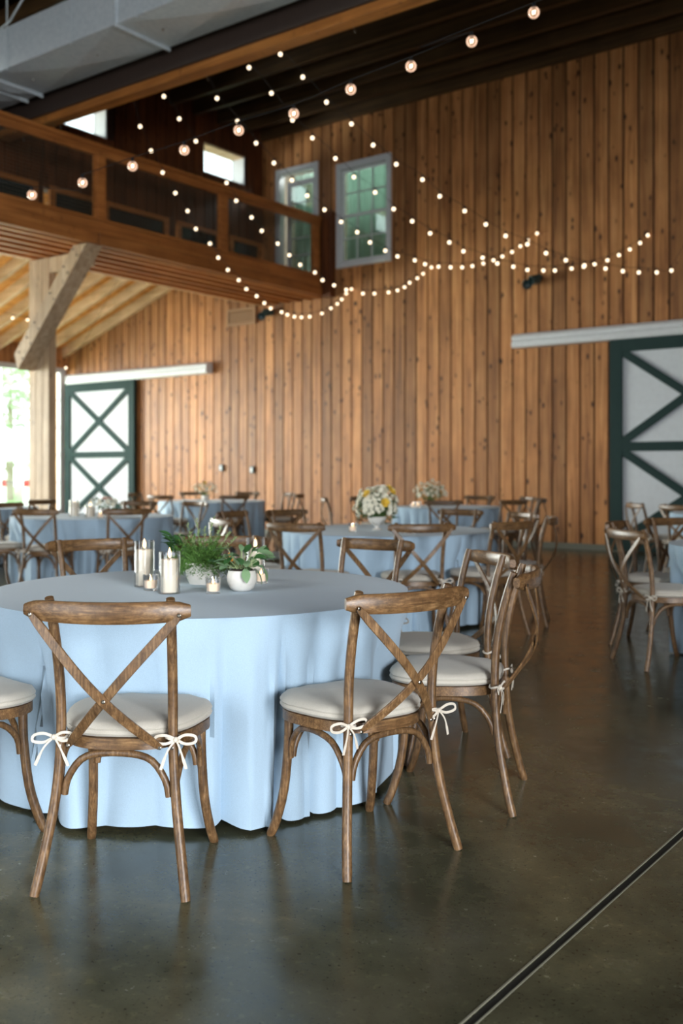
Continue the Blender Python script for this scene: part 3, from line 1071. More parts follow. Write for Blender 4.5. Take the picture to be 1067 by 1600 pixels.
def chair_meshes():
    D = {}
    seat = MB()
    o1 = outline()
    seat.prism([(p[0], p[1]) for p in o1], 0.424, 0.458)
    D['seat_frame'] = seat.mesh('seat_frame', 'chair_x', smooth=True, bevel=0.0)
    cu = MB()
    rings = [(0.93, 0.4585), (1.005, 0.463), (1.03, 0.472), (1.006, 0.480), (1.03, 0.488), (1.0, 0.499), (0.9, 0.507), (0.6, 0.512), (0.25, 0.5135)]
    n = 36
    vs, fs = [], []
    for s, z in rings:
        for i_, p in enumerate(outline(s, n)):
            dz = 0.003 * math.sin(7 * p[0] * 10 + 2) * math.sin(p[1] * 23) if s > 0.4 and z > 0.48 else 0
            vs.append((p[0], p[1] * 1.0 + 0.004, z + dz))
    for i in range(len(rings) - 1):
        for k in range(n):
            a, b = i * n + k, i * n + (k + 1) % n
            fs.append((a, b, b + n, a + n))
    fs.append(tuple(range(n))[::-1])
    fs.append(tuple((len(rings) - 1) * n + k for k in range(n)))
    cu.add(vs, fs)
    D['cushion'] = cu.mesh('cushion', 'linen', smooth=True)
    for s, nm in ((-1, 'l'), (1, 'r')):
        p = smooth_path([(s * 0.230, -0.268, 0), (s * 0.211, -0.240, 0.11), (s * 0.186, -0.208, 0.28), (s * 0.174, -0.196, 0.45), (s * 0.174, -0.200, 0.6), (s * 0.178, -0.226, 0.75), (s * 0.184, -0.268, 0.893)], 4)
        rr = [0.0158] * len(p)
        rr[0] = 0.0145
        rr[-1] = 0.0135
        D['post_' + nm] = MB().tube(p, rr, 10).mesh('back_post', 'chair', smooth=True)
        p = smooth_path([(s * 0.185, 0.140, 0.426), (s * 0.186, 0.143, 0.32), (s * 0.192, 0.160, 0.17), (s * 0.205, 0.188, 0.06), (s * 0.216, 0.212, 0)], 3)
        D['leg_' + nm] = MB().tube(p, [0.0165] * (len(p) - 1) + [0.0145], 10).mesh('leg', 'chair', smooth=True)
        # X slats
        pts, nrm = [], []
        N = 16
        for i in range(N + 1):
            t = i / N
            xx = s * (0.222 + (-0.142 - 0.222) * t)
            zz = 0.850 + (0.441 - 0.850) * t
            yy = -0.312 + (-0.222 + 0.312) * t - 0.072 * math.sin(PI * min(1, t ** 1.15)) + (0.0042 if s > 0 else -0.0042)
            pts.append((xx, yy, zz))
        for i in range(N + 1):
            a, b = Vector(pts[max(i - 1, 0)]), Vector(pts[min(i + 1, N)])
            nrm.append((0, -1, 0))
        D['slat_' + nm] = MB().strip(pts, nrm, [0.018, 0.027] + [0.029] * (N - 3) + [0.027, 0.018], 0.0075).mesh('cross_slat', 'chair', smooth=False, bevel=0.0015)
        # side arches
        p = smooth_path([(s * 0.176, -0.190, 0.285), (s * 0.181, -0.176, 0.335), (s * 0.188, -0.125, 0.395), (s * 0.193, -0.03, 0.413), (s * 0.190, 0.06, 0.398), (s * 0.186, 0.115, 0.345), (s * 0.185, 0.128, 0.285)], 3)
        D['arch_' + nm] = MB().tube(p, 0.011, 8).mesh('arch_brace', 'chair', smooth=True)
        D['glide_' + nm] = None
    for nm, yy, hw in (('b', -0.198, 0.162), ('f', 0.137, 0.170)):
        p = smooth_path([(-hw, yy, 0.285), (-hw * 0.93, yy, 0.335), (-hw * 0.68, yy, 0.392), (-hw * 0.3, yy, 0.412), (hw * 0.3, yy, 0.412), (hw * 0.68, yy, 0.392), (hw * 0.93, yy, 0.335), (hw, yy, 0.285)], 3)
        D['arch_' + nm] = MB().tube(p, 0.0115, 8).mesh('arch_brace', 'chair', smooth=True)
    # crest rail
    pts, nrm, ws = [], [], []
    N = 18
    for i in range(N + 1):
        u = -1 + 2 * i / N
        pts.append((0.247 * u, -0.338 + 0.055 * u * u, 0.861 - 0.004 * (1 - u * u)))
        nrm.append(Vector((-0.44 * u, 1, 0.0)))
        ws.append(0.066 - 0.006 * u * u if abs(u) < 0.86 else (0.056 if abs(u) < 0.95 else 0.036))
    D['rail'] = MB().strip(pts, nrm, ws, 0.028, 10).mesh('crest_rail', 'chair_x', smooth=True)
    D['screw'] = MB().lathe([(0.006, 0), (0.006, 0.002), (0.0035, 0.0035)], 8).mesh('screw', 'chrome')
    D['glide'] = MB().lathe([(0.0125, 0), (0.0125, 0.004)], 10).mesh('foot_glide', 'ceramic')
    for i in range(3):
        D['tie_l%d' % i] = bow_mesh(10 + i, -1)
        D['tie_r%d' % i] = bow_mesh(20 + i, 1)
    return D


CM = chair_meshes()
n_chair = [0]


def make_chair(pos, face, label, group, detail=1):
    """pos: floor point under the seat centre; face: world angle of the direction the sitter looks"""
    i = n_chair[0]
    n_chair[0] += 1
    c = empty('cross_back_chair', (pos[0], pos[1], 0), face - PI / 2, label, 'chair', group)
    link('seat', CM['seat_frame'], c)
    cu = link('cushion', CM['cushion'], c)
    for s in 'lr':
        link('back_post', CM['post_' + s], c)
        link('leg', CM['leg_' + s], c)
        link('cross_slat', CM['slat_' + s], c)
        link('arch_brace', CM['arch_' + s], c)
        if detail:
            sg = -1 if s == 'l' else 1
            link('cushion_tie', CM['tie_%s%d' % (s, (i * 2 + (s == 'r')) % 3)], cu, (sg * 0.174, -0.197, 0.463))
    link('arch_brace', CM['arch_b'], c)
    link('arch_brace', CM['arch_f'], c)
    rl = link('crest_rail', CM['rail'], c)
    if detail > 1:
        for x, y, z in ((-0.222, -0.321, 0.850), (0.222, -0.315, 0.850), (0.142, -0.231, 0.441), (-0.142, -0.2245, 0.441), (0.04, -0.350, 0.6415), (-0.174, -0.2115, 0.436), (0.174, -0.2115, 0.436)):
            if z == 0.6415:
                x, y, z = 0.004, -0.3375, 0.6005
            s = link('screw', CM['screw'], c, (x, y, z))
            s.rotation_euler = (PI / 2, 0, 0)
    return c


# ================================================================== TABLES
TABLES = {}


CHAIRS_AT = {k: [] for k in ('front', 'mid', 'left', 'far_mid', 'far_right', 'right', 'right_far', 'far_left')}


def make_cloth_obj(center, rad, label, group, seed, hem=0.012, folds=17, chairs=()):
    rnd = random.Random(seed)
    n = 360
    ztop = 0.762
    # irregular fold field
    ph = [rnd.random() * 2 * PI for _ in range(6)]
    fr = [folds, folds + rnd.choice([-5, 4]), 7, folds * 2 + 1]
    am = [0.55, 0.35, 0.30, 0.12]
    def fold(a):
        u = 12.5 * a + ph[0] + 1.3 * math.sin(3 * a + ph[4]) + 0.8 * math.sin(7 * a + ph[1])
        v = (2.0 * abs(math.sin(u)) ** 0.8 - 1.1) * (0.75 + 0.35 * math.sin(5 * a + ph[3]))
        return v + 0.45 * math.sin(6 * a + ph[5])
    prof = []
    vs, fs = [], []
    rings = []
    top = [0.0, 0.25, 0.5, 0.75, 0.93, 0.985]
    for t in top[1:]:
        rings.append([(t * rad * math.cos(2 * PI * k / n), t * rad * math.sin(2 * PI * k / n), ztop) for k in range(n)])
    drop = [0.0, 0.006, 0.02, 0.06, 0.12, 0.2, 0.3, 0.42, 0.55, 0.66, 1.0]
    for j, dz in enumerate(drop):
        ring = []
        for k in range(n):
            a = 2 * PI * k / n
            f = fold(a)
            if j < len(drop) - 1:
                g = min(1.0, dz / 0.62) ** 0.75
                z = ztop - dz - 0.0015
            else:
                g = 1.0
                z = hem + 0.016 * (0.5 + 0.5 * math.sin(5 * a + ph[2])) + 0.012 * max(0, -f)
            rr = rad + (0.0 if dz == 0 else -0.004) + (0.056 * f * g) - 0.016 * g
            if j == 0:
                z = ztop - 0.001
                rr = rad - 0.003
            g2 = min(1.0, max(0.0, (dz - 0.10) / 0.14)) if j < len(drop) - 1 else 1.0
            for (ca_, cr_) in chairs:
                da = (a - ca_ + PI) % (2 * PI) - PI
                lat = abs(rr * math.sin(da))
                if abs(da) < 0.8 and lat < 0.31:
                    lim = (cr_ - 0.245) / math.cos(da)
                    wgt = g2 * (1.0 if lat < 0.24 else 1 - (lat - 0.24) / 0.07)
                    if rr > lim:
                        rr += (lim - 0.022 + 0.022 * max(-1, min(1, f)) - rr) * wgt
            ring.append((rr * math.cos(a), rr * math.sin(a), z))
        rings.append(ring)
    vs.append((0, 0, ztop))
    for r_ in rings:
        vs += r_
    for k in range(n):
        fs.append((0, 1 + k, 1 + (k + 1) % n))
    for i in range(len(rings) - 1):
        for k in range(n):
            a, b = 1 + i * n + k, 1 + i * n + (k + 1) % n
            fs.append((a, a + n, b + n, b))
    o = MB().add(vs, fs).obj('tablecloth', 'cloth', smooth=True)
    o.data.polygons.foreach_set('use_smooth', [True] * len(o.data.polygons))
    o.location = (center[0], center[1], 0)
    tag(o, label, 'tablecloth', group)
    return o


def ring_chair(tname, ang_deg, label, r=1.10, detail=1, turn=0.0, group=None):
    """ang measured in the camera's plan frame (0 = picture right, 90 = away)"""
    x, d = TABLES[tname]
    a = R(ang_deg)
    CHAIRS_AT[tname].append((a + YAW, r))
    p = c2w(x + r * math.cos(a), d + r * math.sin(a))
    q = c2w(x, d)
    f = math.atan2(q.y - p.y, q.x - p.x) + R(turn)
    return make_chair(p, f, label, group or GROUPS[tname], detail)


GROUPS = {'front': 'chairs around the nearest round table', 'mid': 'chairs around the middle round table',
          'left': 'chairs around the left round table', 'far_left': 'chairs around the far left round table',
          'far_mid': 'chairs around the far table before the plank wall', 'far_right': 'chairs around the far table near the right barn door',
          'right': 'chairs around the table cut by the right edge', 'right_far': 'chairs around the table before the right barn door'}
TABLES['front'] = (-0.61, 4.32)
TABLES['mid'] = (0.385, 8.6)
TABLES['left'] = (-2.82, 11.3)
TABLES['far_mid'] = (-2.2, 16.9)
TABLES['far_right'] = (1.50, 14.2)
TABLES['right'] = (3.18, 6.8)
TABLES['right_far'] = (4.9, 12.0)
TABLES['far_left'] = (-5.2, 14.0)
RAD = {k: 0.90 for k in TABLES}
RAD['far_right'] = 0.78
cl = {'front': 'dusty blue floor-length cloth on the nearest round table', 'mid': 'blue cloth on the round table with white and yellow flowers',
      'left': 'blue cloth on the left round table with candles, before the timber post', 'far_mid': 'blue cloth on the far round table left of the wall outlets',
      'far_right': 'blue cloth on the small far round table beside the back planks, right of centre', 'right': 'blue cloth on the round table cut by the right edge',
      'right_far': 'pale blue cloth on the far table before the dark green barn door', 'far_left': 'blue cloth on the far table at the left edge behind the post'}
# nearest table
B_ = 'brown cross-back chair '
ring_chair('front', -93, B_ + 'at the front left, its back to the viewer, fully in view', 1.10, 2, -1.5)
ring_chair('front', -53.5, B_ + 'at the front right of the nearest table, back turned to the viewer', 1.11, 2, -1.2)
ring_chair('front', -19.5, B_ + 'seen from the side, right of the nearest table', 1.106, 2, 4)
ring_chair('front', 12.8, B_ + 'facing the viewer behind the side-on chair right of the nearest table', 1.05, 2, 4)
ring_chair('front', 57, B_ + 'beyond the nearest table, right of the potted plants, facing the viewer', 1.17, 2, 0)
ring_chair('front', 93, B_ + 'directly behind the potted plants on the nearest table', 1.2, 2, 0)
ring_chair('front', 122.8, B_ + 'beyond the nearest table, left of the candles, facing the viewer', 1.16, 2, 0)
ring_chair('front', -132, B_ + 'cut by the left edge beside the nearest table, only its seat showing', 1.10, 2, 0)
# middle table
for a, lab, r, tn in ((-119, 'back to the viewer, left front of the yellow-flower table', 1.2, 0),
                      (-82, 'back to the viewer, before the vase of white and yellow flowers', 1.12, 0),
                      (-49, 'at the near right of the yellow-flower table', 1.1, 0),
                      (-13, 'seen edge-on at the right end of the yellow-flower table', 1.1, 0),
                      (23, 'facing the viewer at the far right of the yellow-flower table', 1.1, 0),
                      (58, 'facing the viewer just right of the yellow-flower vase', 1.2, 0),
                      (127, 'facing the viewer at the far left of the yellow-flower table', 1.25, 0),
                      (150, 'left of the yellow-flower table, behind the sage plant', 1.35, 0),
                      (205, 'with pale rail at the near left of the yellow-flower table', 1.2, 0)):
    ring_chair('mid', a, B_ + lab, r, 1, tn)
# left table
for a, lab, r in ((-100, 'back to the viewer, left front of the left candle table', 1.08),
                  (-62, 'back to the viewer, right front of the left candle table', 1.1),
                  (-140, 'cut by the left edge, its seat showing beside the left candle table', 1.08),
                  (150, 'before the bright window at the far left of the left candle table', 1.1),
                  (80, 'facing the viewer before the left barn door', 1.1),
                  (48, 'at the far right of the left candle table', 1.2)):
    ring_chair('left', a, B_ + lab, r, 1)
# far middle table
for a, lab, r in ((-118, 'back to the viewer, left front of the far wall table', 1.1),
                  (-68, 'back to the viewer, right front of the far wall table', 1.1),
                  (112, 'against the plank wall, left of the far flower bowl', 1.1),
                  (70, 'against the plank wall, right of the far flower bowl', 1.1),
                  (22, 'at the right end of the far table by the plank wall', 1.1),
                  (-12, 'edge-on, rightmost at the far wall table', 1.25),
                  (165, 'left of the far wall table, by the left barn door', 1.15)):
    ring_chair('far_mid', a, B_ + lab, r, 0)
# far right table
for a, lab, r in ((-98, 'back to the viewer, before the small far right table', 1.0),
                  (-55, 'at the near right of the small far right table', 1.05),
                  (-15, 'at the right end of the small far right table', 1.05),
                  (20, 'right of the small far table, nearest the plank wall', 1.05),
                  (62, 'beyond the small far right table, facing the viewer', 1.05),
                  (182, 'left of the small far right table, behind white flowers', 1.45),
                  (150, 'standing by the plank wall behind the yellow-flower vase', 1.15)):
    ring_chair('far_right', a, B_ + lab, r, 0)
# right table
for a, lab, r in ((192, 'nearest in the right corner, its pale crest rail turned to the aisle', 1.06),
                  (148, 'just behind the pale-railed chair in the right corner', 1.02),
                  (112, 'beyond the table cut by the right edge', 1.1)):
    ring_chair('right', a, B_ + lab, r, 1)
for a, lab, r in ((185, 'before the left stile of the dark green barn door', 1.12),
                  (216, 'before the white barn door panel at the right edge', 1.1)):
    ring_chair('right_far', a, B_ + lab, r, 1)
for a, lab, r in ((-30, 'before the bright window, behind the left candle table', 1.1),):
    ring_chair('far_left', a, B_ + lab, r, 0)

for i, k in enumerate(TABLES):
    c = c2w(*TABLES[k])
    make_cloth_obj(c, RAD[k], cl[k], 'round tablecloths', 30 + i, chairs=CHAIRS_AT[k])


# ================================================================== CENTREPIECES
ZT = 0.7635


def on_table(px, py, z=ZT):
    return px_floor(px, py, z)


def pillar(p, h, rad, label, glass_h, glass_r, glabel):
    c = empty('pillar_candle', (p.x, p.y, ZT + 0.006), 0, label, 'candle', 'pillar candles')
    MB().lathe([(rad * 0.98, 0), (rad, 0.004), (rad, h - 0.004), (rad * 0.93, h), (rad * 0.5, h - 0.006), (1e-5, h - 0.007)], 24).obj('wax_body', 'wax', c, smooth=True)
    MB().tube([(0, 0, h - 0.008), (0.001, 0, h + 0.008)], 0.0015, 5).obj('wick', 'black', c)
    MB().lathe([(1e-5, h + 0.004), (0.006, h + 0.012), (0.0075, h + 0.02), (0.005, h + 0.034), (1e-5, h + 0.05)], 10).obj('flame', 'flame', c, smooth=True)
    g = MB().lathe([(1e-5, 0.0), (glass_r, 0.0), (glass_r, glass_h), (glass_r - 0.003, glass_h), (glass_r - 0.003, 0.0055), (1e-5, 0.0055)], 28).obj('glass_cylinder', 'glass', smooth=True)
    g.location = (p.x, p.y, ZT)
    tag(g, glabel, 'candle holder', 'glass candle cylinders')


def votive(p, label, r=0.034, h=0.066, z=ZT):
    v = empty('votive_candle', (p.x, p.y, z), 0, label, 'votive candle', 'glass votives')
    MB().lathe([(1e-5, 0), (r * 0.88, 0), (r, h), (r - 0.003, h), (r * 0.86 - 0.002, 0.009), (1e-5, 0.008)], 20).obj('glass_cup', 'glass', v, smooth=True)
    MB().lathe([(1e-5, 0.010), (r * 0.84 - 0.003, 0.010), (r * 0.9 - 0.003, h * 0.62), (1e-5, h * 0.58)], 16).obj('wax', 'waxlit', v, smooth=True)
    MB().lathe([(1e-5, h * 0.58), (0.005, h * 0.66), (0.0055, h * 0.72), (1e-5, h * 0.98)], 8).obj('flame', 'flame', v, smooth=True)


pillar(on_table(225.5, 916), 0.155, 0.037, 'tall ivory pillar candle, left of the herb pot', 0.20, 0.044, 'tall glass cylinder around the left pillar candle')
pillar(on_table(265, 927), 0.135, 0.037, 'shorter ivory pillar candle in front of the herb pot', 0.172, 0.044, 'shorter glass cylinder around the front pillar candle')
pillar(on_table(399, 902), 0.13, 0.037, 'ivory pillar candle half hidden between herb pot and sage pot', 0.19, 0.044, 'glass cylinder half hidden behind the sage pot')
votive(on_table(235.5, 922), 'lit glass votive between the two pillar candles')
votive(on_table(333, 927), 'lit glass votive in front of the white sage bowl')
votive(on_table(408, 911), 'glass votive at the right of the white sage bowl')

# ---- herb pot
def leaf_quad(b, p, d, ln, w, droop=0.0, up=Vector((0, 0, 1))):
    d = d.normalized()
    s = d.cross(up)
    if s.length < 1e-3:
        s = Vector((1, 0, 0))
    s.normalize()
    nrm = s.cross(d).normalized()
    p1 = p + d * ln * 0.5 + nrm * ln * 0.06
    p2 = p + d * ln + Vector((0, 0, -droop * ln))
    b.add([p, p1 + s * w / 2, p2, p1 - s * w / 2], [(0, 1, 2), (0, 2, 3)])


def herb_pot(p):
    e = empty('potted_herbs', (p.x, p.y, ZT), YAW, 'bushy green herbs with pale sprigs in a mottled whitewashed pot', 'plant')
    e.scale = (1.08, 1.08, 1.08)
    MB().lathe([(1e-5, 0), (0.055, 0), (0.068, 0.03), (0.075, 0.07), (0.070, 0.09), (0.062, 0.09), (0.055, 0.075), (1e-5, 0.07)], 28).obj('pot', 'ceramic', e, smooth=True)
    MB().lathe([(1e-5, 0.072), (0.06, 0.072), (1e-5, 0.08)], 16).obj('soil', 'soil', e)
    rnd = random.Random(3)
    nd, tw = MB(), MB()
    for i in range(300):
        a = rnd.random() * 2 * PI
        el = R(-12 + 95 * rnd.random())
        ln = (0.085 + 0.055 * rnd.random()) * (1.15 if math.cos(a) < 0 else 1.0)
        p0 = Vector((0.035 * math.cos(a), 0.035 * math.sin(a), 0.082))
        d = Vector((math.cos(a) * math.cos(el), math.sin(a) * math.cos(el), math.sin(el)))
        sag = lambda t: Vector((0, 0, -0.06 * math.cos(el) * t * t))
        nd.tube([p0 + d * ln * t + sag(t) for t in (0, 0.2, 0.4, 0.6)], [0.0013, 0.0012, 0.001, 0.0005], 3, False)
        for k in range(24):
            t = 0.25 + 0.75 * rnd.random()
            aa = rnd.random() * 2 * PI
            dd = d * 0.3 + Vector((math.cos(aa), math.sin(aa), rnd.uniform(-0.6, 0.8)))
            if (p0 + d * ln * t + sag(t)).z < 0.03:
                continue
            leaf_quad(nd, p0 + d * ln * t + sag(t), dd, 0.010 + 0.008 * rnd.random(), 0.0058)
    o = nd.obj('herb_foliage', 'herb', e)
    o['kind'] = 'stuff'
    for (dx, dy, h) in ((-0.045, 0.0, 0.245), (-0.02, 0.02, 0.265), (0.005, 0.0, 0.23), (0.03, 0.01, 0.275), (0.055, -0.01, 0.24), (0.08, 0.01, 0.21), (-0.07, 0.01, 0.2), (0.10, 0.0, 0.19)):
        t_ = MB()
        base = Vector((dx * 0.3, dy * 0.3, 0.08))
        tip = Vector((dx * 1.4, dy, h))
        t_.tube([base, base.lerp(tip, 0.5) + Vector((0, 0, 0.01)), tip], [0.0014, 0.0012, 0.0006], 4, False)
        for k in range(34):
            t = 0.4 + 0.6 * rnd.random()
            q = base.lerp(tip, t)
            a = rnd.random() * 2 * PI
            leaf_quad(t_, q, Vector((math.cos(a), math.sin(a), 0.9)), 0.02, 0.0065)
        o = t_.obj('sprig', 'twig', e)
        o['kind'] = 'stuff'
    # broad leaves at the left
    lm = leaf_mesh('sage_d', 0.06, 0.022)
    for k in range(20):
        a = rnd.uniform(2.2, 4.0)
        o = link('leaf', lm, e, (-0.105 + rnd.uniform(-0.03, 0.03), rnd.uniform(-0.03, 0.03), 0.15 + rnd.uniform(-0.04, 0.05)))
        o.rotation_euler = (rnd.uniform(-0.5, 0.5), rnd.uniform(-0.8, 0.2), a)


def leaf_mesh(mat, ln, w):
    b = MB()
    n = 6
    vs, fs = [], []
    for i in range(n + 1):
        t = i / n
        hw = w / 2 * (math.sin(PI * min(1, t * 0.93 + 0.05)) ** 0.8)
        z = 0.10 * ln * math.sin(PI * t * 0.7) - 0.10 * ln * t * t
        vs += [(t * ln, -hw, z + 0.12 * hw), (t * ln, 0, z - 0.02 * ln), (t * ln, hw, z + 0.12 * hw)]
    for i in range(n):
        for k in range(2):
            a = i * 3 + k
            fs.append((a, a + 3, a + 4, a + 1))
    b.add(vs, fs)
    return b.mesh('leaf', mat, smooth=True)


herb_pot(on_table(317, 912))

# ---- sage bowl
p = on_table(378, 923)
e = empty('potted_sage', (p.x, p.y, ZT), YAW, 'broad-leaved sage in a round white ceramic bowl', 'plant')
MB().lathe([(1e-5, 0), (0.034, 0), (0.050, 0.012), (0.062, 0.04), (0.064, 0.06), (0.058, 0.086), (0.054, 0.088), (0.052, 0.08), (1e-5, 0.076)], 32).obj('bowl', 'ceramic', e, smooth=True)
MB().lathe([(1e-5, 0.076), (0.052, 0.078), (0.045, 0.092), (1e-5, 0.10)], 20).obj('soil', 'soil', e)
rnd = random.Random(5)
lms = [leaf_mesh('sage', 0.068, 0.038), leaf_mesh('sage', 0.05, 0.027), leaf_mesh('sage_d', 0.055, 0.032)]
for k in range(34):
    a = k * 2.399 + rnd.uniform(-0.3, 0.3)
    el = R(rnd.uniform(5, 70))
    ln = rnd.uniform(0.045, 0.105)
    d = Vector((math.cos(a) * math.cos(el), math.sin(a) * math.cos(el) * 0.8, math.sin(el)))
    q0 = Vector((0.02 * math.cos(a), 0.02 * math.sin(a), 0.088))
    q = q0 + d * ln
    MB().tube([q0, q0.lerp(q, 0.5) + Vector((0, 0, 0.006)), q], [0.0022, 0.0018, 0.0012], 5, False).obj('stem', 'twig', e)
    o = link('leaf', lms[k % 3], e, q)
    o.rotation_euler = (rnd.uniform(-0.7, 0.7), rnd.uniform(-0.7, 0.5), a + rnd.uniform(-0.5, 0.5))
for (x, y, z, ry, rz) in ((0.062, -0.02, 0.092, 1.2, 0.2), (0.088, 0.0, 0.10, 1.3, 0.0), (-0.07, -0.045, 0.11, 0.2, 3.6), (0.075, 0.02, 0.15, 0.4, 0.3), (0.02, -0.06, 0.10, 1.0, -1.3)):
    o = link('leaf', lms[0], e, (x, y, z))
    o.rotation_euler = (0.2, ry, rz)
for (x, y, z) in ((-0.045, 0.02, 0.13), (-0.03, 0.03, 0.118), (-0.055, 0.03, 0.15)):
    b = MB().ball((x, y, z), 0.009, 7, 5)
    b.obj('flower', 'petal_o', e, smooth=True)

# ---- flower arrangements
def blossom_mesh(mat, r, petals=9, seed=0):
    rnd = random.Random(seed)
    b = MB()
    for ringi, (rr, tilt) in enumerate(((1.0, 0.25), (0.75, 0.7), (0.45, 1.1))):
        for k in range(petals - ringi * 2):
            a = 2 * PI * k / (petals - ringi * 2) + ringi * 0.4 + rnd.uniform(-0.15, 0.15)
            d = Vector((math.cos(a) * math.cos(tilt), math.sin(a) * math.cos(tilt), math.sin(tilt)))
            s = Vector((-math.sin(a), math.cos(a), 0))
            c = d * r * rr
            up = s.cross(d)
            b.add([Vector((0, 0, 0)), c * 0.6 + s * r * 0.3, c + s * r * 0.16 - up * 0.1 * r, c - s * r * 0.16 - up * 0.1 * r, c * 0.6 - s * r * 0.3], [(0, 1, 2, 3, 4)])
    b.ball((0, 0, r * 0.2), r * 0.35, 6, 4)
    return b.mesh('blossom', mat)


BL = {'w': blossom_mesh('petal', 0.034, 9, 1), 'w2': blossom_mesh('petal', 0.024, 8, 2), 'y': blossom_mesh('petal_y', 0.042, 10, 3), 'p': blossom_mesh('petal_p', 0.03, 9, 4), 'g': leaf_mesh('sage_d', 0.07, 0.03)}


def flowers(p, label, rad, height, n, yellow=(), vase='foot', seed=0, leafn=26, low=0.35, pink=0):
    rnd = random.Random(seed)
    e = empty('flower_arrangement', (p.x, p.y, ZT), YAW, label, 'flowers', 'flower arrangements')
    if vase == 'foot':
        MB().lathe([(1e-5, 0), (0.042, 0), (0.04, 0.006), (0.018, 0.018), (0.016, 0.035), (0.05, 0.055), (0.075, 0.085), (0.08, 0.115), (0.075, 0.115), (0.06, 0.07), (1e-5, 0.06)], 24).obj('vase', 'ceramic', e, smooth=True)
        base = 0.10
    else:
        MB().lathe([(1e-5, 0), (0.05, 0), (0.065, 0.05), (0.06, 0.09), (0.055, 0.09), (0.05, 0.02), (1e-5, 0.015)], 24).obj('vase', 'ceramic', e, smooth=True)
        base = 0.085
    st = MB()
    cz = base + height * 0.42
    for k in range(n):
        u = (k + 0.5) / n
        a = k * 2.399
        ct = 1 - u * (1 + low)
        s_ = math.sqrt(max(0, 1 - ct * ct))
        d = Vector((s_ * math.cos(a), s_ * math.sin(a), ct))
        rr = rnd.uniform(0.7, 1.22)
        q = Vector((d.x * rad * rr, d.y * rad * rr, cz + d.z * height * 0.55 * rr))
        kind = 'p' if k < pink else rnd.choice(['w', 'w2', 'w2'])
        o = link('blossom', BL[kind], e, q)
        o.rotation_euler = d.to_track_quat('Z', 'X').to_euler()
        st.tube([(0, 0, base - 0.02), tuple(q * 0.5 + Vector((0, 0, base * 0.4))), tuple(q)], 0.002, 4, False)
    for (x, y, z) in yellow:
        o = link('blossom', BL['y'], e, (x, y, z))
        o.rotation_euler = Vector((x, y, (z - cz))).normalized().to_track_quat('Z', 'X').to_euler()
    for k in range(leafn):
        a = k * 2.399 + 1
        o = link('leaf', BL['g'], e, (rad * 0.72 * math.cos(a), rad * 0.72 * math.sin(a), base + rnd.uniform(-0.02, height * 0.75)))
        o.rotation_euler = (rnd.uniform(-0.5, 0.5), rnd.uniform(-0.6, 0.7), a)
    o = st.obj('stems', 'stem', e)
    o['kind'] = 'stuff'
    return e


flowers(px_at(589, 8.55), 'white and yellow flowers in a white footed vase on the middle table', 0.165, 0.27, 120, ((0.06, -0.165, 0.24), (-0.09, -0.1, 0.31), (0.1, 0.0, 0.36), (0.12, -0.09, 0.33)), 'foot', 1, 60, 0.5)
flowers(px_at(672, 14.2), 'white flowers in a low bowl on the small far right table', 0.20, 0.27, 60, (), 'bowl', 2, 30, 0.3)
flowers(px_at(321, 16.9), 'pale mixed flowers in a low bowl on the far table by the plank wall', 0.20, 0.26, 30, ((0.0, -0.1, 0.3),), 'bowl', 3, 34, 0.3, 6)
flowers(px_at(165, 11.2), 'low white and blush flowers beside candles on the left table', 0.15, 0.13, 22, (), 'bowl', 4, 26, 0.2, 4)
votive(px_at(551, 8.3), 'lit votive left of the yellow-flower vase', 0.038, 0.075)
votive(px_at(641, 8.1), 'votive half hidden by the chair before the yellow-flower vase', 0.038, 0.075)
votive(px_at(645, 13.7), 'votive left of its lit twin on the small far right table', 0.04, 0.08)
votive(px_at(653, 13.75), 'lit votive on the small far right table, nearest its flower bowl', 0.04, 0.08)
for i, (px, d, h, lab) in enumerate(((116, 11.1, 0.155, 'left pillar candle on the left table by the post'), (141, 10.9, 0.11, 'right pillar candle on the left table'))):
    pp = px_at(px, d)
    pillar(pp, h, 0.05, 'ivory ' + lab, h + 0.03, 0.058, 'glass cylinder around the ' + lab)
votive(px_at(157, 10.75), 'lit votive before the low flowers on the left table', 0.042, 0.075)

# ================================================================== WALL FITTINGS
def spot(px, py, name, label, flip):
    X = wall_x(px)
    Z = z_of(py, X, WY - 0.1)
    e = empty('spotlight', (X, WY - 0.02, Z), 0, label, 'spotlight', 'twin wall spotlights')
    MB().box(-0.09, 0.09, -0.03, 0.0, -0.06, 0.06).obj('wall_plate', 'lamp_green', e, bevel=0.006)
    for s in (-1, 1):
        h = MB().lathe([(1e-5, 0), (0.05, 0.005), (0.06, 0.05), (0.075, 0.16), (0.08, 0.2), (0.07, 0.2), (0.06, 0.15), (1e-5, 0.13)], 16).obj('lamp_head', 'lamp_green', e, smooth=True)
        h.location = (s * 0.14, -0.10, 0.0 + 0.03 * s)
        h.rotation_euler = (R(112), 0, R(-35 * s))
        MB().tube([(s * 0.05, -0.03, 0), (s * 0.14, -0.10, 0.03 * s)], 0.014, 8).obj('arm', 'lamp_green', e)


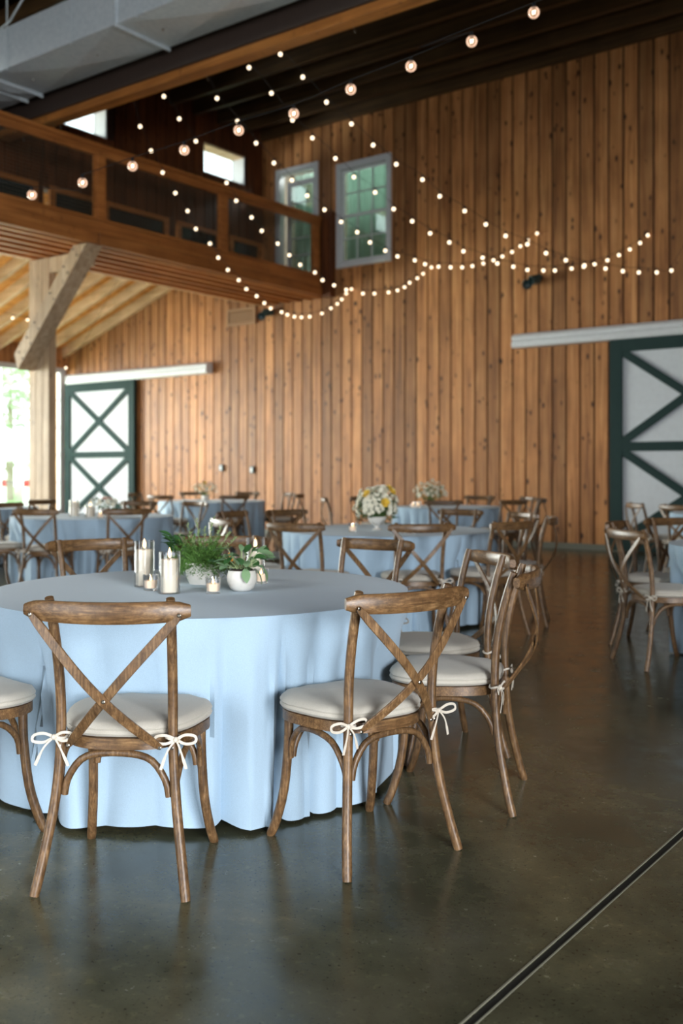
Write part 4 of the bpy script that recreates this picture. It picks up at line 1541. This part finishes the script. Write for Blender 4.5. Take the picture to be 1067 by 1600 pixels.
spot(838, 437, 's', 'dark twin spotlight on the plank wall above the right track', 1)
spot(424, 488, 's', 'dark twin spotlight on the plank wall below the loft', 1)
X0, X1 = wall_x(358), wall_x(402)
Z0, Z1 = z_of(511, X0, WY), z_of(464, X0, WY)
lv = empty('louver_vent', (X0, WY - 0.012, Z0), 0, 'tan louvered vent on the plank wall under the loft', 'vent')
W, H = X1 - X0, min(Z1, 4.62) - Z0
for (a, b, c, d) in ((0, 0.05, 0, H), (W - 0.05, W, 0, H), (0.05, W - 0.05, 0, 0.05), (0.05, W - 0.05, H - 0.05, H)):
    MB().box(a, b, -0.06, 0, c, d).obj('frame', 'louver', lv)
ns = 9
for i in range(ns):
    zz = 0.06 + (H - 0.12) * i / ns
    v = [(0.05, -0.05, zz), (W - 0.05, -0.05, zz), (W - 0.05, -0.005, zz + 0.055), (0.05, -0.005, zz + 0.055)]
    v += [(q[0], q[1] + 0.004, q[2] - 0.008) for q in v]
    MB().add(v, [(0, 1, 2, 3), (4, 7, 6, 5), (0, 4, 5, 1), (1, 5, 6, 2), (2, 6, 7, 3), (3, 7, 4, 0)]).obj('louver_blade', 'louver', lv)
for px, py, lab in ((348, 731, 'left small grey outlet box on the plank wall above the far table'), (396, 734, 'right small grey outlet box on the plank wall above the far table')):
    X = wall_x(px)
    e = empty('outlet_box', (X, WY - 0.012, z_of(py, X, WY)), 0, lab, 'outlet', 'wall outlets')
    MB().box(-0.05, 0.05, -0.05, 0, -0.07, 0.07).obj('box', 'lamp_green', e, bevel=0.004)
    MB().box(-0.03, 0.03, -0.056, -0.05, -0.045, 0.045).obj('cover', 'white_trim', e)

# ================================================================== STRING LIGHTS
BULB = MB().ball((0, 0, -0.062), 0.025, 10, 7).mesh('bulb', 'bulb', smooth=True)
GLOBE = MB().ball((0, 0, -0.068), 0.040, 16, 10).mesh('bulb', 'globe', smooth=True)
FIL = MB().tube([(-0.008, 0, -0.055), (-0.007, 0, -0.078), (0, 0, -0.058), (0.007, 0, -0.078), (0.008, 0, -0.055)], 0.0035, 5).ball((0, 0, -0.066), 0.010, 6, 4).mesh('filament', 'filament')
SOCK = MB().lathe([(0.010, 0.0), (0.013, -0.006), (0.013, -0.03), (0.016, -0.034), (0.0165, -0.036)], 10).mesh('socket', 'black', smooth=True)


def string_light(pix, P0, P1, label, ends=(None, None), big=False):
    """bulbs seen at 'pix' hang in the vertical plane through plan points P0 and P1"""
    s = empty('string_light', (0, 0, 0), 0, label, 'string light', 'festoon light strings')
    d = Vector((P1[0] - P0[0], P1[1] - P0[1]))
    nrm = Vector((-d.y, d.x))
    pts = []
    for px, py in pix:
        ray = c2w((px - 533.5) / FPX, 1.0)
        den = ray.x * nrm.x + ray.y * nrm.y
        tt = (P0[0] * nrm.x + P0[1] * nrm.y) / den
        pts.append(Vector((ray.x * tt, ray.y * tt, CAM_H + (YH - py) / FPX * tt)))
    for q in pts:
        b = link('bulb', GLOBE if big else BULB, s, (q.x, q.y, q.z + 0.065))
        link('socket', SOCK, b, (0, 0, 0))
        if big:
            link('filament', FIL, b, (0, 0, 0))
    path = [q + Vector((0, 0, 0.067)) for q in pts]
    if ends[0] is not None:
        path = [Vector(ends[0])] + path
    if ends[1] is not None:
        path = path + [Vector(ends[1])]
    MB().tube(smooth_path(path, 3), 0.0032, 5).obj('cable', 'cable', s, smooth=True)
    return s


near = [(50, 304), (129, 285), (207, 259), (288, 234), (373, 203), (459, 177), (548, 139), (642, 103), (737, 64), (834, 19)]
pL, pR = px_at(50, 8.4), px_at(834, 6.9)
dirn = (pR - pL)
eL = pL + dirn * (-(pL.x - XL - 0.04) / dirn.x)
eR = pR + dirn * ((6.15 - pR.x) / dirn.x)
string_light(near, pL, pR, 'nearest festoon string of large clear globe bulbs across the hall', ((eL.x, eL.y, 4.9), (eR.x, eR.y, 6.6)), True)

wl = lambda px: (wall_x(px), WY - 0.05)
beam_pt = lambda px: (-(BY1 + 0.02) * math.tan(theta(px)), BY1 + 0.02)
alpha = [(438, 85), (473, 121), (510, 160), (549, 194), (583, 227), (619, 257), (660, 281), (687, 307), (726, 330), (759, 351), (790, 369), (824, 382), (853, 396), (884, 407), (913, 415), (946, 420), (973, 424), (998, 426), (1026, 426), (1049, 423)]
beta = [(389, 106), (424, 146), (457, 188), (488, 216), (524, 248), (553, 277), (586, 301), (615, 327), (644, 346), (672, 365), (702, 379), (724, 393), (754, 403), (777, 412), (802, 417), (824, 422), (849, 423), (867, 423), (893, 420), (912, 417), (929, 413), (949, 407), (967, 399), (984, 390), (1000, 380), (1012, 368)]
gamma = [(339, 154), (371, 190), (400, 224), (428, 255), (456, 282), (480, 306), (507, 328), (533, 347), (558, 363), (578, 379), (602, 392), (621, 401), (648, 407), (664, 413), (685, 417), (704, 418), (722, 418), (738, 416), (755, 412), (771, 407), (785, 401), (800, 394), (813, 385), (825, 376), (839, 365)]
delta = [(256, 151), (280, 186), (306, 221), (330, 253), (354, 286), (369, 314), (393, 340), (409, 361), (434, 381), (452, 399), (469, 414), (492, 426), (504, 438), (522, 446), (541, 453), (567, 459), (585, 459), (607, 457), (621, 454), (632, 449), (640, 442), (652, 435), (661, 428), (674, 418)]
eps = [(219, 198), (236, 236), (254, 270), (274, 302), (293, 330), (306, 358), (328, 381), (341, 403), (356, 422), (373, 438), (385, 452), (401, 463), (413, 474), (423, 482), (440, 488), (449, 492), (460, 495), (471, 496), (484, 495), (503, 490), (517, 482), (527, 475), (534, 468), (541, 459), (549, 452)]
for pix, bp, wp, lab in ((alpha, 428, 1105, 'rightmost festoon string from the beam, passing over the right barn door'),
                         (beta, 372, 1014, 'festoon string ending highest on the right of the plank wall'),
                         (gamma, 325, 841, 'festoon string dipping before the window and rising to mid wall'),
                         (delta, 246, 676, 'festoon string crossing the loft railing below the window'),
                         (eps, 207, 551, 'leftmost festoon string, dipping lowest below the loft')):
    b0, w0 = beam_pt(bp), wl(wp)
    zs = z_of(pix[-1][1], *w0) + 0.25
    zz = zs if wp < 1067 else 5.3
    string_light(pix, b0, w0, lab, ((b0[0], b0[1], BZ + 0.06), (w0[0], w0[1], zz)))
ze = [(20, 497), (43, 476), (103, 575)]
string_light([(20, 497), (43, 500), (103, 575)], (-17.0, 6.0), (-16.2, 13.8), 'short festoon string under the lean-to rafters', ((-17.0, 6.0, roof_z(-17.0) + 0.1), (-16.2, 13.8, roof_z(-16.2) + 0.1)))

# ================================================================== OUTSIDE
tag(MB().add([(-80, -40, -0.15), (-20.0, -40, -0.15), (-20.0, 80, -0.15), (-80, 80, -0.15)], [(0, 1, 2, 3)]).obj('ground', 'lawn'), 'bright lawn outside the left windows', 'lawn', kind='structure')
def tree(x, y, h, r, label, seed):
    rnd = random.Random(seed)
    e = empty('tree', (x, y, -0.15), 0, label, 'tree', 'trees outside the windows')
    MB().tube([(0, 0, 0), (0.1, 0, h * 0.3), (0, 0.1, h * 0.6)], [0.25, 0.18, 0.1], 8).obj('trunk', 'bark', e)
    b = MB()
    for i in range(1400):
        d = Vector((rnd.gauss(0, 1), rnd.gauss(0, 1), rnd.gauss(0, 1))).normalized() * (rnd.random() ** 0.4)
        q = Vector((d.x * r, d.y * r, h * 0.58 + d.z * h * 0.42))
        leaf_quad(b, q, Vector((rnd.gauss(0, 1), rnd.gauss(0, 1), rnd.gauss(0, 0.5))), 0.5, 0.3)
    o = b.obj('crown', 'tree', e)
    o['kind'] = 'stuff'


tree(-42, 29, 9, 3.8, 'pale green tree seen through the window left of the post', 1)
tree(-40, 36, 8, 3.2, 'pale green tree seen between post and left barn door', 2)
tree(-50, 33, 11, 4.5, 'tallest pale tree behind the white canopy', 3)
# white canopy and two banded posts
P = px_at(5, 33)
cn = empty('canopy_tent', (P.x, P.y, -0.15), YAW, 'white canopy tent on the lawn outside the left window', 'tent')
MB().add([(-1.6, -1.6, 2.0), (1.6, -1.6, 2.0), (1.6, 1.6, 2.0), (-1.6, 1.6, 2.0), (0, 0, 2.9), (-1.6, -1.6, 1.75), (1.6, -1.6, 1.75), (1.6, 1.6, 1.75), (-1.6, 1.6, 1.75)],
         [(0, 1, 4), (1, 2, 4), (2, 3, 4), (3, 0, 4), (0, 1, 6, 5), (1, 2, 7, 6), (2, 3, 8, 7), (3, 0, 5, 8)]).obj('roof', 'canvas', cn)
for sx in (-1.55, 1.55):
    for sy in (-1.55, 1.55):
        MB().tube([(sx, sy, 0), (sx, sy, 1.9)], 0.03, 6).obj('leg', 'canvas', cn)
for px, lab in ((3, 'red-banded white post outside, cut by the left edge'), (43, 'red-banded white post outside, just left of the timber post')):
    P = px_at(px, 27)
    e = empty('banded_post', (P.x, P.y, -0.15), 0, lab, 'post', 'banded posts outside')
    MB().lathe([(0.11, 0), (0.11, 1.0), (0.10, 1.0)], 12).obj('shaft', 'canvas', e, smooth=True)
    MB().lathe([(0.115, 1.0), (0.115, 1.18)], 12).obj('band', 'red', e)
    MB().lathe([(0.12, 1.18), (0.13, 1.3), (0.11, 1.42), (1e-5, 1.48)], 12).obj('cap', 'canvas', e, smooth=True)
